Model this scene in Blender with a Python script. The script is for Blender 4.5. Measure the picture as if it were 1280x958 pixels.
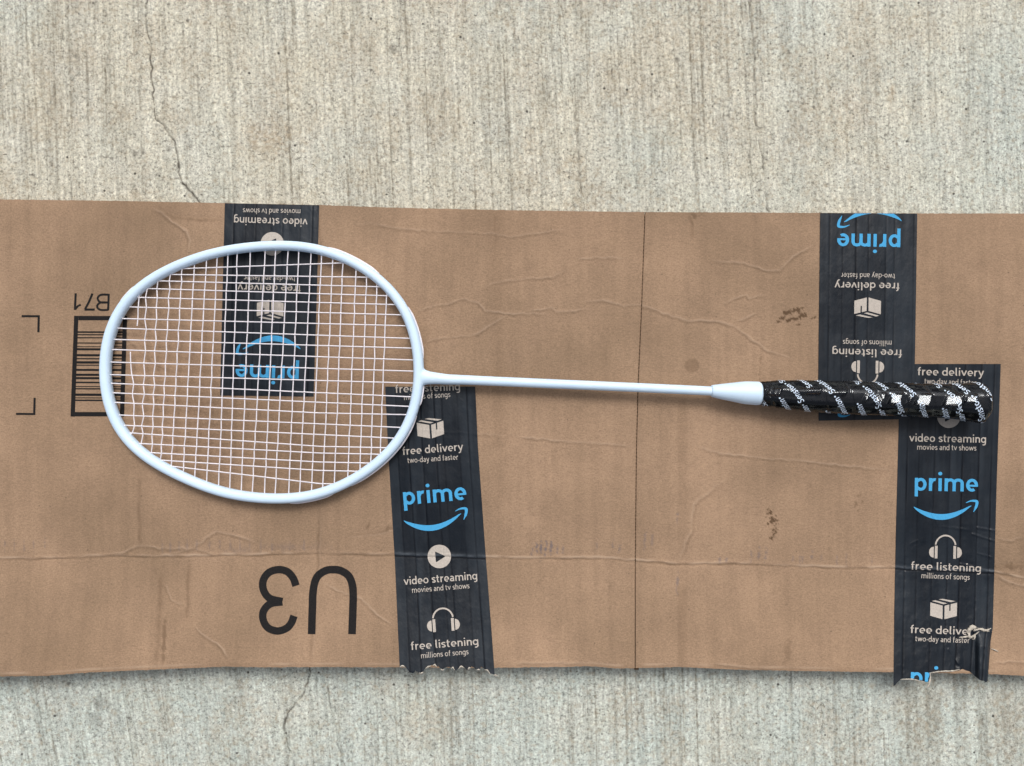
import bpy, bmesh, math, random
import numpy as np
from mathutils import Vector

# ------------------------------------------------------------------ start, camera, light
for o in list(bpy.data.objects): bpy.data.objects.remove(o)
SC = bpy.context.scene
COL = SC.collection
random.seed(4); RNG = np.random.default_rng(11)

S = 0.0006            # metres per photograph pixel on the face of the cardboard
ZR = 0.0085           # height of that face above the concrete
D = 0.60              # camera height above that face
H = ZR + D

cam = bpy.data.cameras.new('camera'); cam.sensor_width = 36; cam.lens = 36*D/(1280*S)
cam.clip_start = 0.01; cam.clip_end = 50
co = bpy.data.objects.new('camera', cam); COL.objects.link(co); co.location = (0, 0, H)
SC.camera = co
SC.render.resolution_x = 1024; SC.render.resolution_y = 766

EL, AZ = 55, 8        # light from the top edge of the picture, veiled sun
w = bpy.data.worlds.new('World'); SC.world = w; w.use_nodes = True
nt = w.node_tree; nt.nodes.clear()
sky = nt.nodes.new('ShaderNodeTexSky'); sky.sky_type = 'NISHITA'; sky.sun_disc = False
sky.sun_elevation = math.radians(EL); sky.sun_rotation = math.radians(AZ)
sky.air_density = 1.0; sky.dust_density = 7.0; sky.ozone_density = 0.6
bg = nt.nodes.new('ShaderNodeBackground'); bg.inputs['Strength'].default_value = 0.118
ou = nt.nodes.new('ShaderNodeOutputWorld')
hs = nt.nodes.new('ShaderNodeHueSaturation'); hs.inputs['Saturation'].default_value = 0.38      # thin even cloud
nt.links.new(sky.outputs[0], hs.inputs['Color']); nt.links.new(hs.outputs[0], bg.inputs[0]); nt.links.new(bg.outputs[0], ou.inputs[0])
sl = bpy.data.lights.new('sun', 'SUN'); sl.energy = 1.35; sl.angle = math.radians(20); sl.color = (1, 0.975, 0.94)
so = bpy.data.objects.new('sun', sl); COL.objects.link(so)
dr = Vector((math.sin(math.radians(AZ))*math.cos(math.radians(EL)), math.cos(math.radians(AZ))*math.cos(math.radians(EL)), math.sin(math.radians(EL))))
so.rotation_euler = (-dr).to_track_quat('-Z', 'Y').to_euler()
SC.view_settings.view_transform = 'Standard'; SC.view_settings.look = 'None'
SC.view_settings.exposure = 0.0; SC.view_settings.gamma = 1

# ------------------------------------------------------------------ helpers
def at(px, py, z):
    k = S*(H-z)/D
    return (np.asarray(px, float)-640)*k, (479-np.asarray(py, float))*k

def mesh_obj(name, V, F, mat, parent=None, smooth=True, attrs=None, label=None, kind=None):
    V = np.asarray(V, np.float32).reshape(-1, 3)
    me = bpy.data.meshes.new(name)
    if isinstance(F, np.ndarray):
        n, k = F.shape
        me.vertices.add(len(V)); me.vertices.foreach_set('co', V.ravel())
        me.loops.add(n*k); me.loops.foreach_set('vertex_index', F.ravel().astype(np.int32))
        me.polygons.add(n); me.polygons.foreach_set('loop_start', np.arange(0, n*k, k, dtype=np.int32))
        me.update(calc_edges=True)
    else:
        me.from_pydata([tuple(map(float, v)) for v in V], [], F); me.update()
    if smooth: me.polygons.foreach_set('use_smooth', [True]*len(me.polygons))
    if attrs:
        for a, v in attrs.items():
            at_ = me.attributes.new(a, 'FLOAT', 'POINT'); at_.data.foreach_set('value', np.asarray(v, np.float32).ravel())
    me.materials.append(mat)
    o = bpy.data.objects.new(name, me); COL.objects.link(o)
    if parent: o.parent = parent
    if label: o['label'] = label
    if kind: o['kind'] = kind
    return o

def empty(name, loc=(0, 0, 0)):
    o = bpy.data.objects.new(name, None); COL.objects.link(o); o.empty_display_size = 0.02
    return o

def grid_faces(nr, nc, wrap=False):
    r = np.arange(nr-1)[:, None]; c = np.arange(nc if wrap else nc-1)[None, :]
    c2 = (c+1) % nc
    a = r*nc+c; b = r*nc+c2; d = (r+1)*nc+c; e = (r+1)*nc+c2
    return np.stack([a, d, e, b], -1).reshape(-1, 4)

def vnoise(x, y, seed):
    """smooth value noise, about -1..1"""
    xi = np.floor(x).astype(np.int64); yi = np.floor(y).astype(np.int64)
    fx = x-xi; fy = y-yi; fx = fx*fx*(3-2*fx); fy = fy*fy*(3-2*fy)
    def h(a, b):
        n = (a*374761393 + b*668265263 + seed*974634777) & 0xFFFFFFFF
        n = ((n ^ (n >> 13))*1274126177) & 0xFFFFFFFF
        n = (n ^ (n >> 16)) & 0xFFFF
        return n/32767.5-1
    return (h(xi, yi)*(1-fx)+h(xi+1, yi)*fx)*(1-fy)+(h(xi, yi+1)*(1-fx)+h(xi+1, yi+1)*fx)*fy

def fbm(x, y, seed, o=3):
    return sum(vnoise(x*2**i, y*2**i, seed+i)*0.5**i for i in range(o))

def poly_dist(X, Y, pts, reach, wob=0):
    """distance (px) and signed side to a polyline, inf beyond reach"""
    d = np.full(X.shape, 1e9); sg = np.zeros(X.shape); tt = np.zeros(X.shape)
    pts = np.array(pts, float)
    m = (X > pts[:, 0].min()-reach) & (X < pts[:, 0].max()+reach) & (Y > pts[:, 1].min()-reach) & (Y < pts[:, 1].max()+reach)
    if not m.any(): return d, sg, tt
    x = X[m]; y = Y[m]
    if wob:
        x = x+wob*vnoise(x/7, y/7, 91); y = y+wob*vnoise(x/6, y/6, 92)
    L = np.r_[0, np.cumsum(np.hypot(*np.diff(pts, axis=0).T))]
    bd = np.full(x.shape, 1e9); bs = np.zeros(x.shape); bt = np.zeros(x.shape)
    for i in range(len(pts)-1):
        ax, ay = pts[i]; bx, by = pts[i+1]; l2 = (bx-ax)**2+(by-ay)**2
        t = np.clip(((x-ax)*(bx-ax)+(y-ay)*(by-ay))/l2, 0, 1)
        dx = x-ax-t*(bx-ax); dy = y-ay-t*(by-ay); q = np.hypot(dx, dy)
        k = q < bd
        bd[k] = q[k]; bs[k] = np.sign((bx-ax)*dy-(by-ay)*dx)[k]; bt[k] = ((L[i]+t*math.sqrt(l2))/L[-1])[k]
    d[m] = bd; sg[m] = bs; tt[m] = bt
    return d, sg, tt

# ------------------------------------------------------------------ materials
class NT:
    def __init__(s, name):
        s.m = bpy.data.materials.new(name); s.m.use_nodes = True; s.t = s.m.node_tree; s.t.nodes.clear()
        s.out = s.n('ShaderNodeOutputMaterial'); s.b = s.n('ShaderNodeBsdfPrincipled'); s.l(s.b.outputs[0], s.out.inputs[0])
    def n(s, t, **k):
        q = s.t.nodes.new(t)
        for a, v in k.items(): setattr(q, a, v)
        return q
    def l(s, a, b): s.t.links.new(a, b)
    def co(s):
        return s.n('ShaderNodeTexCoord').outputs['Object']
    def attr(s, name):
        q = s.n('ShaderNodeAttribute'); q.attribute_name = name; return q.outputs['Fac']
    def noise(s, scale, detail=3, rough=0.6, stretch=None, off=None):
        v = s.co()
        mp = s.n('ShaderNodeMapping'); s.l(v, mp.inputs[0])
        if stretch: mp.inputs['Scale'].default_value = stretch
        if off: mp.inputs['Location'].default_value = off
        q = s.n('ShaderNodeTexNoise'); q.inputs['Scale'].default_value = scale; q.inputs['Detail'].default_value = detail
        q.inputs['Roughness'].default_value = rough; s.l(mp.outputs[0], q.inputs['Vector']); return q.outputs['Fac']
    def voro(s, scale, stretch=None):
        v = s.co(); mp = s.n('ShaderNodeMapping'); s.l(v, mp.inputs[0])
        if stretch: mp.inputs['Scale'].default_value = stretch
        q = s.n('ShaderNodeTexVoronoi'); q.inputs['Scale'].default_value = scale; s.l(mp.outputs[0], q.inputs['Vector'])
        return q.outputs['Distance'], q.outputs['Color']
    def ramp(s, f, stops):
        q = s.n('ShaderNodeValToRGB'); e = q.color_ramp.elements
        while len(e) < len(stops): e.new(0.5)
        for i, (p, c) in enumerate(stops):
            e[i].position = p; e[i].color = (c, c, c, 1) if isinstance(c, (int, float)) else (*c, 1)
        s.l(f, q.inputs[0]); return q.outputs[0]
    def mix(s, f, a, b, mode='MIX'):
        q = s.n('ShaderNodeMix', data_type='RGBA', blend_type=mode)
        for v, i in ((f, 0), (a, 6), (b, 7)):
            if isinstance(v, (int, float)): q.inputs[i].default_value = v
            elif isinstance(v, tuple): q.inputs[i].default_value = (*v, 1)
            else: s.l(v, q.inputs[i])
        return q.outputs[2]
    def math(s, op, a, b=0.0, c=None):
        q = s.n('ShaderNodeMath', operation=op)
        for i, v in enumerate((a, b, c)):
            if v is None: continue
            if isinstance(v, (int, float)): q.inputs[i].default_value = v
            else: s.l(v, q.inputs[i])
        return q.outputs[0]
    def bump(s, h, dist, strength=1.0):
        q = s.n('ShaderNodeBump'); q.inputs['Distance'].default_value = dist; q.inputs['Strength'].default_value = strength
        s.l(h, q.inputs['Height']); s.l(q.outputs[0], s.b.inputs['Normal']); return q.outputs[0]
    def set(s, **k):
        names = dict(col='Base Color', rough='Roughness', spec='Specular IOR Level', coat='Coat Weight', coatr='Coat Roughness', sub='Subsurface Weight', tr='Transmission Weight')
        for a, v in k.items():
            i = s.b.inputs[names[a]]
            if isinstance(v, tuple): i.default_value = (*v, 1)
            elif isinstance(v, (int, float)): i.default_value = v
            else: s.l(v, i)
        return s.m

def mat_concrete():
    n = NT('concrete')
    g = n.attr('groove'); cr = n.attr('crack'); tan = n.attr('tan'); cool = n.attr('cool')
    grain = n.noise(900, 4, 0.7)
    grain2 = n.noise(420, 3, 0.65, off=(3, 1, 0))
    pit = n.noise(520, 2, 0.5, off=(7, 3, 1))
    base = n.mix(cool, (0.600, 0.575, 0.475), (0.520, 0.575, 0.530))
    base = n.mix(n.ramp(n.noise(35, 4, 0.6), [(0.38, 0.0), (0.68, 0.45)]), base, (0.60, 0.60, 0.54))
    base = n.mix(1.0, base, n.ramp(n.attr('streak'), [(0.1, 0.78), (0.45, 0.97), (0.85, 1.12)]), 'MULTIPLY')
    base = n.mix(tan, base, (0.36, 0.27, 0.17))
    # sand grains, light and dark
    base = n.mix(1.0, base, n.ramp(grain, [(0.3, 0.44), (0.44, 0.87), (0.56, 1.05), (0.72, 1.33)]), 'MULTIPLY')
    base = n.mix(1.0, base, n.ramp(grain2, [(0.3, 0.45), (0.46, 0.95), (0.72, 1.22)]), 'MULTIPLY')
    base = n.mix(n.ramp(n.noise(210, 3, 0.6, off=(0, 9, 2)), [(0.52, 0.0), (0.7, 0.5)]), base, (0.41, 0.345, 0.245))
    # broom grooves tinted darker brown
    base = n.mix(n.math('MULTIPLY', g, n.ramp(n.noise(300, 3, 0.6, off=(2, 2, 2)), [(0.35, 0.3), (0.65, 1.0)])), base, (0.16, 0.138, 0.10))
    # pores and specks
    base = n.mix(n.ramp(pit, [(0.27, 0.85), (0.33, 0.0)]), base, (0.155, 0.14, 0.115))
    d1, c1 = n.voro(75)
    spk = n.math('MULTIPLY', n.ramp(d1, [(0.06, 1.0), (0.085, 0.0)]), n.ramp(c1, [(0.55, 0.0), (0.6, 0.9)]))
    base = n.mix(spk, base, (0.05, 0.045, 0.04))
    d2, c2 = n.voro(95, (1, 1.1, 1))
    q = n.math('MULTIPLY', n.ramp(d2, [(0.05, 1.0), (0.09, 0.0)]), n.ramp(c2, [(0.86, 0.0), (0.88, 0.7)]))
    base = n.mix(q, base, (0.78, 0.76, 0.7))
    base = n.mix(cr, base, (0.06, 0.05, 0.04))
    h = n.math('ADD', n.math('MULTIPLY', grain, 0.6), n.math('MULTIPLY', grain2, 0.6))
    h = n.math('ADD', h, n.math('MULTIPLY', n.ramp(pit, [(0.25, 0.0), (0.36, 1.0)]), 0.5))
    n.bump(h, 0.0007, 0.7)
    return n.set(col=base, rough=0.92, spec=0.2)

def mat_card():
    n = NT('corrugated_cardboard')
    br = n.attr('brown'); ink = n.attr('ink'); li = n.attr('light')
    fib = n.noise(520, 4, 0.7, (1.0, 2.6, 1)); fib2 = n.noise(700, 3, 0.7, (2.2, 1, 1), (5, 5, 0))
    big = n.noise(9, 3, 0.55); mid = n.noise(60, 4, 0.65)
    c = n.mix(n.ramp(big, [(0.32, 0.0), (0.68, 1.0)]), (0.252, 0.171, 0.110), (0.372, 0.250, 0.164))
    c = n.mix(n.ramp(mid, [(0.4, 0.0), (0.75, 0.35)]), c, (0.215, 0.145, 0.098))
    c = n.mix(1.0, c, n.ramp(fib, [(0.25, 0.74), (0.5, 1.0), (0.75, 1.22)]), 'MULTIPLY')
    c = n.mix(1.0, c, n.ramp(fib2, [(0.25, 0.80), (0.5, 1.0), (0.75, 1.16)]), 'MULTIPLY')
    # faint washboard of the flutes
    fl = n.noise(1, 2, 0.5, (150, 9, 1)); c = n.mix(1.0, c, n.ramp(fl, [(0.3, 0.935), (0.6, 1.03)]), 'MULTIPLY')
    d1, c1 = n.voro(120)
    spk = n.math('MULTIPLY', n.ramp(d1, [(0.05, 1.0), (0.09, 0.0)]), n.ramp(c1, [(0.62, 0.0), (0.68, 0.6)]))
    c = n.mix(spk, c, (0.12, 0.085, 0.06))
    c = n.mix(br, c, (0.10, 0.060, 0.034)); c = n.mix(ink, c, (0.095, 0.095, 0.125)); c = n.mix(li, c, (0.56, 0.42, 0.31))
    n.bump(n.math('ADD', fib, fib2), 0.00022, 0.6)
    return n.set(col=c, rough=0.86, spec=0.18)

def mat_tape():
    n = NT('black_packing_tape')
    st = n.noise(1, 3, 0.6, (190, 14, 1)); cl = n.noise(45, 4, 0.6)
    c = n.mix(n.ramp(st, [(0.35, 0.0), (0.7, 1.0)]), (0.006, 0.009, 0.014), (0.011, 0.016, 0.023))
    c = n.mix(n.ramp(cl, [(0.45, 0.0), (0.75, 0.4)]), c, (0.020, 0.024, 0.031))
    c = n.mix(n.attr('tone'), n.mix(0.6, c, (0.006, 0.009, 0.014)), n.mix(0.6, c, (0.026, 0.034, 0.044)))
    c = n.mix(n.attr('scuff_sheen'), c, (0.085, 0.098, 0.115))
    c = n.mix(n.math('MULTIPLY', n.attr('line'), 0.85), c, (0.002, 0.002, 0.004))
    wr = n.math('ADD', n.noise(70, 3, 0.5, (1.6, 1, 1)), n.math('MULTIPLY', n.noise(500, 2, 0.5), 0.08))
    n.bump(wr, 0.0014, 0.55)
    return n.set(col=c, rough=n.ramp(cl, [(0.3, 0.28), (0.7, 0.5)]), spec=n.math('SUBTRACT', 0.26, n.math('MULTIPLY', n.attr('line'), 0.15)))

def mat_print(name, col, wear=0.25, rough=0.7, spec=0.2):
    n = NT(name)
    c = n.mix(n.ramp(n.noise(900, 3, 0.7), [(0.35, wear), (0.6, 0.0)]), col, tuple(x*0.45+0.02 for x in col))
    return n.set(col=c, rough=rough, spec=spec)

def mat_ink():
    n = NT('dark_box_ink')
    c = n.mix(n.ramp(n.noise(800, 4, 0.7, (1, 2, 1)), [(0.3, 0.0), (0.75, 1.0)]), (0.012, 0.0125, 0.014), (0.027, 0.024, 0.023))
    return n.set(col=c, rough=0.9, spec=0.05)

def mat_paint():
    n = NT('pale_blue_white_paint')
    c = n.mix(n.ramp(n.noise(60, 3, 0.6), [(0.3, 0.0), (0.7, 1.0)]), (0.60, 0.77, 0.95), (0.65, 0.81, 0.97))
    c = n.mix(n.ramp(n.noise(500, 3, 0.7), [(0.66, 0.0), (0.74, 0.3)]), c, (0.45, 0.5, 0.55))
    n.bump(n.noise(250, 3, 0.6), 0.0003, 0.25)
    return n.set(col=c, rough=0.42, spec=0.35)

def mat_simple(name, col, rough, spec=0.4, nz=0.1, scale=400):
    n = NT(name)
    c = n.mix(n.ramp(n.noise(scale, 3, 0.6), [(0.3, 0.0), (0.7, 1.0)]), tuple(x*(1-nz) for x in col), tuple(min(1, x*(1+nz)) for x in col))
    return n.set(col=c, rough=rough, spec=spec)

def mat_film():
    n = NT('clear_shrink_film')
    n.t.nodes.remove(n.b)
    tr = n.n('ShaderNodeBsdfTransparent'); gl = n.n('ShaderNodeBsdfGlossy'); gl.inputs['Roughness'].default_value = 0.05
    gl.inputs['Color'].default_value = (0.9, 0.95, 1, 1)
    fr = n.n('ShaderNodeFresnel'); fr.inputs['IOR'].default_value = 1.5
    bp = n.n('ShaderNodeBump'); bp.inputs['Distance'].default_value = 0.0004; bp.inputs['Strength'].default_value = 0.35
    n.l(n.noise(90, 3, 0.5, (1, 1.6, 1)), bp.inputs['Height'])
    n.l(bp.outputs[0], gl.inputs['Normal']); n.l(bp.outputs[0], fr.inputs['Normal'])
    mx = n.n('ShaderNodeMixShader'); n.l(fr.outputs[0], mx.inputs[0]); n.l(tr.outputs[0], mx.inputs[1]); n.l(gl.outputs[0], mx.inputs[2])
    n.l(mx.outputs[0], n.out.inputs[0]); return n.m

M_CON = mat_concrete(); M_CARD = mat_card(); M_TAPE = mat_tape(); M_INK = mat_ink(); M_PAINT = mat_paint()
M_GREY = mat_print('warm_grey_print', (0.50, 0.45, 0.40), 0.35)
M_BLUE = mat_print('bright_blue_print', (0.065, 0.36, 0.66), 0.2)
M_WHT = mat_print('pale_blue_film_print', (0.68, 0.80, 0.95), 0.1, 0.35, 0.4)
M_STR = mat_simple('nylon_string', (0.78, 0.745, 0.79), 0.4, 0.4, 0.06)
M_GRIP = mat_simple('black_grip', (0.004, 0.005, 0.008), 0.6, 0.05, 0.3, 300)
M_FILM = mat_film()
M_TORN = mat_simple('torn_paper_fibre', (0.47, 0.43, 0.37), 0.95, 0.1, 0.2, 900)
M_DARK = mat_simple('dark_gap_inside_card', (0.15, 0.095, 0.058), 0.95, 0.1)

# ------------------------------------------------------------------ concrete ground
def axis(lo, hi, fine, ranges):
    """coordinates: fine steps inside ranges, coarse elsewhere"""
    v = []
    x = lo
    rs = sorted(ranges)
    for a, b in rs:
        k = max(2, int((a-x)/60)); v += list(np.linspace(x, a, k, endpoint=False)) if a > x else []
        v += list(np.arange(a, b, fine)); x = b
    v += list(np.linspace(x, hi, max(2, int((hi-x)/60))))
    return np.array(v)

def build_ground():
    xs = axis(-6000, 7200, 1.15, [(-25, 1305)])
    ys = axis(-6000, 7200, 1.15, [(-25, 285), (812, 985)])
    X, Y = np.meshgrid(xs, ys)
    low = Y > 550
    k = np.where(low, 0.035+0.17*np.clip((520-X)/520, 0, 1)**1.2, 0.045-0.02*np.clip((700-X)/700, 0, 1))
    yr = np.where(low, Y-840, Y)
    U = X-k*yr+2.2*vnoise(X/160, Y/260, 5)+0.8*vnoise(X/30, Y/90, 6)
    def lines(seed, n, wlo, whi, lo=0.2):
        r = np.random.default_rng(seed); t = np.arange(-200, 1500, 0.2); g = np.zeros_like(t)
        for _ in range(n):
            c = r.uniform(-200, 1500); wd = r.uniform(wlo, whi); a = lo+(1-lo)*r.random()**2.2
            i0, i1 = np.searchsorted(t, [c-4*wd, c+4*wd]); g[i0:i1] = np.maximum(g[i0:i1], a*np.exp(-((t[i0:i1]-c)/wd)**2))
        return t, g
    G = np.zeros_like(X)
    for sd, nn, a, b, ln, wt in ((1, 330, 0.6, 1.5, 130, 1.25), (2, 620, 0.5, 1.1, 30, 0.95), (3, 80, 0.8, 1.8, 320, 1.5)):
        t, g = lines(sd, nn, a, b); off = np.where(low, 377.0, 0.0)
        q = np.interp(U+off, t, g)
        mod = np.clip(0.6+0.7*vnoise(U/5+sd*9, Y/ln, 20+sd), 0, 1)*np.clip(0.75+0.5*vnoise(X/2.2, Y/5.0, 25+sd), 0.2, 1)
        G = np.maximum(G, wt*q*mod*1.15)
    # strokes are weaker to the right, and in worn patches
    G *= np.clip(0.85+0.35*fbm(X/120, Y/120, 31), 0.35, 1.1)*np.where(low, 0.9, np.where(X > 1020, 0.6, 1.0))
    G = np.clip(G, 0, 1)
    crack = np.zeros_like(X); zc = np.zeros_like(X)
    for pts, wd, st in (
        ([(183, -30), (183, 0), (182, 30), (187, 60), (189, 90), (192, 135), (195, 150), (207, 162), (216, 175), (221, 190), (222, 215), (228, 230), (240, 243), (250, 256)], 0.95, 1.1),
        ([(466, 130), (472, 145), (477, 165), (480, 190), (486, 256)], 0.7, 0.55),
        ([(388, 826), (386.5, 838), (385.6, 854), (375.4, 873), (359.5, 892), (353.7, 912), (359.5, 935), (367, 953), (366, 975)], 0.9, 1.05),
        ([(500, -5), (500, 60), (504, 90)], 0.9, 0.5), ([(700, -5), (712, 90), (722, 190), (730, 262)], 0.9, 0.55),
        ([(935, -5), (943, 60), (945, 140), (953, 200), (961, 268)], 1.2, 0.7), ([(926, -5), (931, 80), (938, 180), (941, 262)], 0.8, 0.5),
        ([(409, 860), (420, 920), (433, 975)], 0.9, 0.65), ([(990, 840), (991, 880), (993, 960)], 0.7, 0.5), ([(1027, 845), (1029, 960)], 0.7, 0.45),
        ([(624, -5), (632, 110), (640, 256)], 0.8, 0.45), ([(77, 40), (84, 140), (90, 252)], 0.8, 0.4)):
        d, _, t = poly_dist(X+0.8*vnoise(X/3, Y/3.2, 74), Y, pts, 8, 1.6)
        br = np.clip(0.8+0.6*vnoise(X/4, Y/9, 71), 0.25, 1)
        e = np.exp(-(d/(wd*np.clip(0.9+0.6*vnoise(X/11, Y/11, 72), 0.45, 1.5)))**2)*st*br
        crack = np.maximum(crack, e); zc += np.exp(-(d/(wd*1.3))**2)*st
    tan = np.clip(fbm(X/60, Y/75, 41, 4)*0.7-0.15, 0, 0.3)*np.clip(0.6+0.8*vnoise(X/3.2, Y/4, 45), 0, 1)
    for cx, cy, rx, ry, a in ((340, 172, 40, 26, 0.6), (255, 30, 12, 9, 0.5), (105, 70, 30, 40, 0.3), (1115, 118, 6, 10, 0.6), (435, 60, 60, 40, 0.3), (150, 145, 16, 12, 0.35), (790, 90, 60, 50, 0.25), (215, 150, 22, 30, 0.35), (1130, 35, 40, 30, 0.3), (1150, 900, 30, 50, 0.4), (210, 905, 16, 30, 0.3)):
        tan = np.maximum(tan, a*np.clip(1.3-np.hypot((X-cx)/rx, (Y-cy)/ry)+0.5*fbm(X/9, Y/9, 43), 0, 1)*np.clip(0.7+0.6*vnoise(X/3, Y/3, 47), 0, 1))
    dk = np.zeros_like(X)
    for cx, cy, r, a in ((490, 61, 6, 0.8), (168, 192, 6, 0.7), (178, 190, 4, 0.5), (211, 186, 4, 0.6), (139, 198, 2.5, 0.6), (64, 207, 2, 1), (188, 207, 1.6, 1), (234, 25, 2, 1), (464, 87, 2, 1), (530, 119, 2, 1), (537, 150, 2, 1), (847, 75, 3, 0.8), (210, 5, 2, .9), (496, 200, 1.6, .9), (125, 880, 12, .5), (118, 900, 14, .4), (86, 855, 3, .9), (81, 874, 2, 1), (160, 898, 2, 1), (1107, 169, 2.4, 1), (1010, 165, 3, .5)):
        q = np.hypot(X-cx, Y-cy)/r+0.35*vnoise(X/2.5, Y/2.5, 61)
        dk = np.maximum(dk, a*np.clip(1.6-1.4*q, 0, 1))
    crack = np.maximum(crack, 0.75*dk)
    streak = np.clip(0.5+0.28*vnoise(U/2.6, Y/60, 83)+0.16*vnoise(U/9, Y/150, 84)+0.32*vnoise(U/1.4, Y/20, 85), 0, 1)
    cool = np.clip(np.where(low, 0.95, 0.0+0.55*np.clip((X-640)/640, 0, 1))+0.35*fbm(X/90, Y/90, 51), 0, 1)  # cool cast of the light, painted into the concrete's colour
    Z = -0.0005*G-0.0011*zc+0.0002*fbm(X/60, Y/60, 55)+0.00009*vnoise(X/2.3, Y/2.3, 57)
    Z -= 0.0006
    wx, wy = (X-640)*S*H/D, (479-Y)*S*H/D
    V = np.stack([wx, wy, Z], -1).reshape(-1, 3)
    o = mesh_obj('ground', V, grid_faces(*X.shape), M_CON, attrs=dict(groove=0.95*G, crack=np.clip(crack, 0, 1), tan=tan, cool=cool, streak=streak), kind='structure')
    return o
build_ground()

# ------------------------------------------------------------------ cardboard
TOPE = [(-60, 248), (0, 249.5), (130, 251), (280, 254), (400, 256.5), (500, 260), (640, 263), (800, 265.3), (1025, 266.3), (1145, 267), (1280, 267), (1345, 267)]
BOTE = [(-60, 848), (0, 846), (60, 845), (110, 841), (200, 837), (280, 833.5), (330, 834.5), (400, 834), (500, 834.5), (620, 835), (700, 834), (740, 833), (770, 836), (793, 835.5), (850, 834), (900, 836.5), (950, 838), (1060, 840), (1120, 840.5), (1240, 843), (1280, 845), (1345, 846)]
FOLD = [(-60, 699.5), (0, 699.3), (88, 698.8), (108, 697.5), (135, 695.5), (185, 697), (296, 695), (400, 693), (490, 694.5), (640, 698.7), (706, 698.7), (753, 698.7), (792, 702), (827, 703.7), (847, 706), (920, 705.4), (994, 708.7), (1060, 710.4), (1117, 711), (1243, 716), (1280, 724), (1345, 730)]
SLIT = [(255, 806.5), (267, 806), (380, 802), (480, 797.5), (560, 795.5), (700, 794), (850, 794)]
def ed(tab, x): a = np.array(tab); return np.interp(x, a[:, 0], a[:, 1])

CREASE = [   # points, width px, height mm (+ ridge), lightness of the scuff
 ([(560, 379), (578.8, 373.2), (597.6, 378), (607, 389), (635, 392), (666.6, 392), (685, 393.6)], 1.5, 0.30, .5),
 ([(560, 421.8), (594.5, 418.7), (613.3, 406), (635, 393.6)], 1.5, 0.26, .4),
 ([(660, 389), (673, 387.3), (690, 384.2), (694.8, 390.5), (716.7, 388.9), (735.5, 385.8)], 1.5, 0.3, .45),
 ([(723, 378), (735.5, 376.4), (754.4, 374.2), (779.4, 382.6), (801.4, 381), (826.5, 390.5), (861, 401.4), (895.4, 400.5), (917.4, 407.7), (936, 421.8), (960, 439), (998, 451)], 1.6, 0.36, .5),
 ([(597.6, 360.7), (622.7, 352.8), (654, 349), (691.7, 346.6), (710.5, 335.6)], 1.5, 0.22, .3),
 ([(720, 323), (750, 322), (782.6, 323)], 1.4, 0.16, .45),
 ([(435, 282.6), (460.5, 278.8), (498, 286), (560, 290), (616, 291.7), (638, 296.4), (685, 290), (720, 283.9)], 1.6, 0.16, .3),
 ([(886, 326), (930, 329), (960, 339), (975, 338), (990, 322), (1022, 303)], 1.5, 0.26, .4),
 ([(898.6, 381), (933, 368), (936, 373), (960, 369)], 1.4, 0.2, .35), ([(920.5, 403), (945.6, 390.5)], 1.4, 0.2, .35),
 ([(188, 258.8), (200.5, 265), (215.5, 277.6), (233, 288.8), (236.8, 300), (235.6, 317.7)], 1.7, 0.42, .5),
 ([(188, 258.8), (218, 268.8), (250.6, 272.6), (279, 271)], 2.2, -0.3, .0),
 ([(520.7, 390), (540.7, 382.8), (560.8, 380.3), (579, 373)], 1.5, 0.26, .35), ([(529.4, 428), (543, 424), (562, 422)], 1.5, 0.24, .3),
 ([(125, 692.5), (155, 690.5), (173, 681.8), (200.5, 685.5), (240.6, 685.5), (270.7, 664), (300.8, 671.7), (325, 680)], 1.6, 0.42, .45),
 ([(185.5, 697.5), (215, 692), (240.6, 685.5), (278, 695.5)], 1.6, 0.38, .3),
 ([(847, 705), (856, 680), (864, 663), (867, 630), (910.6, 596.8)], 2.0, 0.24, .35),
 ([(640, 545), (706.8, 551.7), (757, 555), (794, 558.4)], 1.5, 0.22, .45), ([(500, 536), (560, 540), (640, 545)], 1.5, 0.14, .2),
 ([(863, 556), (900.6, 566.7), (957, 573.4), (1007.5, 576), (1057.6, 582.8), (1120, 588)], 1.5, 0.22, .45),
 ([(206, 729), (214.7, 749.6), (229, 756.9)], 1.5, 0.24, .4), ([(240.8, 781.5), (255, 794.6), (272.7, 806), (287, 823.6)], 1.5, 0.3, .6),
 ([(205, 715), (204, 760), (203, 795), (199, 836)], 3.0, -0.5, .0), ([(240, 698), (238, 750), (236, 780)], 2.4, -0.3, .0),
 ([(401, 640), (400, 690), (397, 750), (392, 800), (390, 836)], 1.6, -0.26, .2), ([(401, 262), (404, 310), (403, 330)], 2.0, -0.26, .0),
 ([(178, 590), (177, 640), (178, 690)], 2.0, -0.2, .0),
 ([(404, 729), (430.5, 741), (451, 748), (474, 770), (494, 784)], 1.4, 0.22, .5),
 ([(1244, 718), (1262, 728), (1280, 732), (1310, 740)], 1.7, 0.5, .5), ([(1246, 708), (1262, 704), (1310, 706)], 2.2, -0.45, .0),
 ([(1238, 829), (1262, 827), (1310, 831)], 1.5, 0.3, .5), ([(864, 266), (869, 281), (868, 300)], 2.2, -0.35, .0),
 ([(1244, 672), (1262, 676), (1280, 671)], 1.5, 0.2, .3), ([(640, 829), (700, 828), (735, 830)], 1.5, 0.3, .4), ([(890, 829), (930, 834), (970, 836)], 1.5, 0.3, .4),
 ([(166, 390), (180, 405), (192, 412)], 1.5, -0.25, .2), ([(150, 412), (190, 452), (230, 470)], 1.8, 0.12, .15),
 ([(620, 262), (623, 300), (618, 340)], 2.0, -0.12, .0), ([(505, 655), (480, 668), (430, 672)], 1.5, 0.12, .2)]

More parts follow.
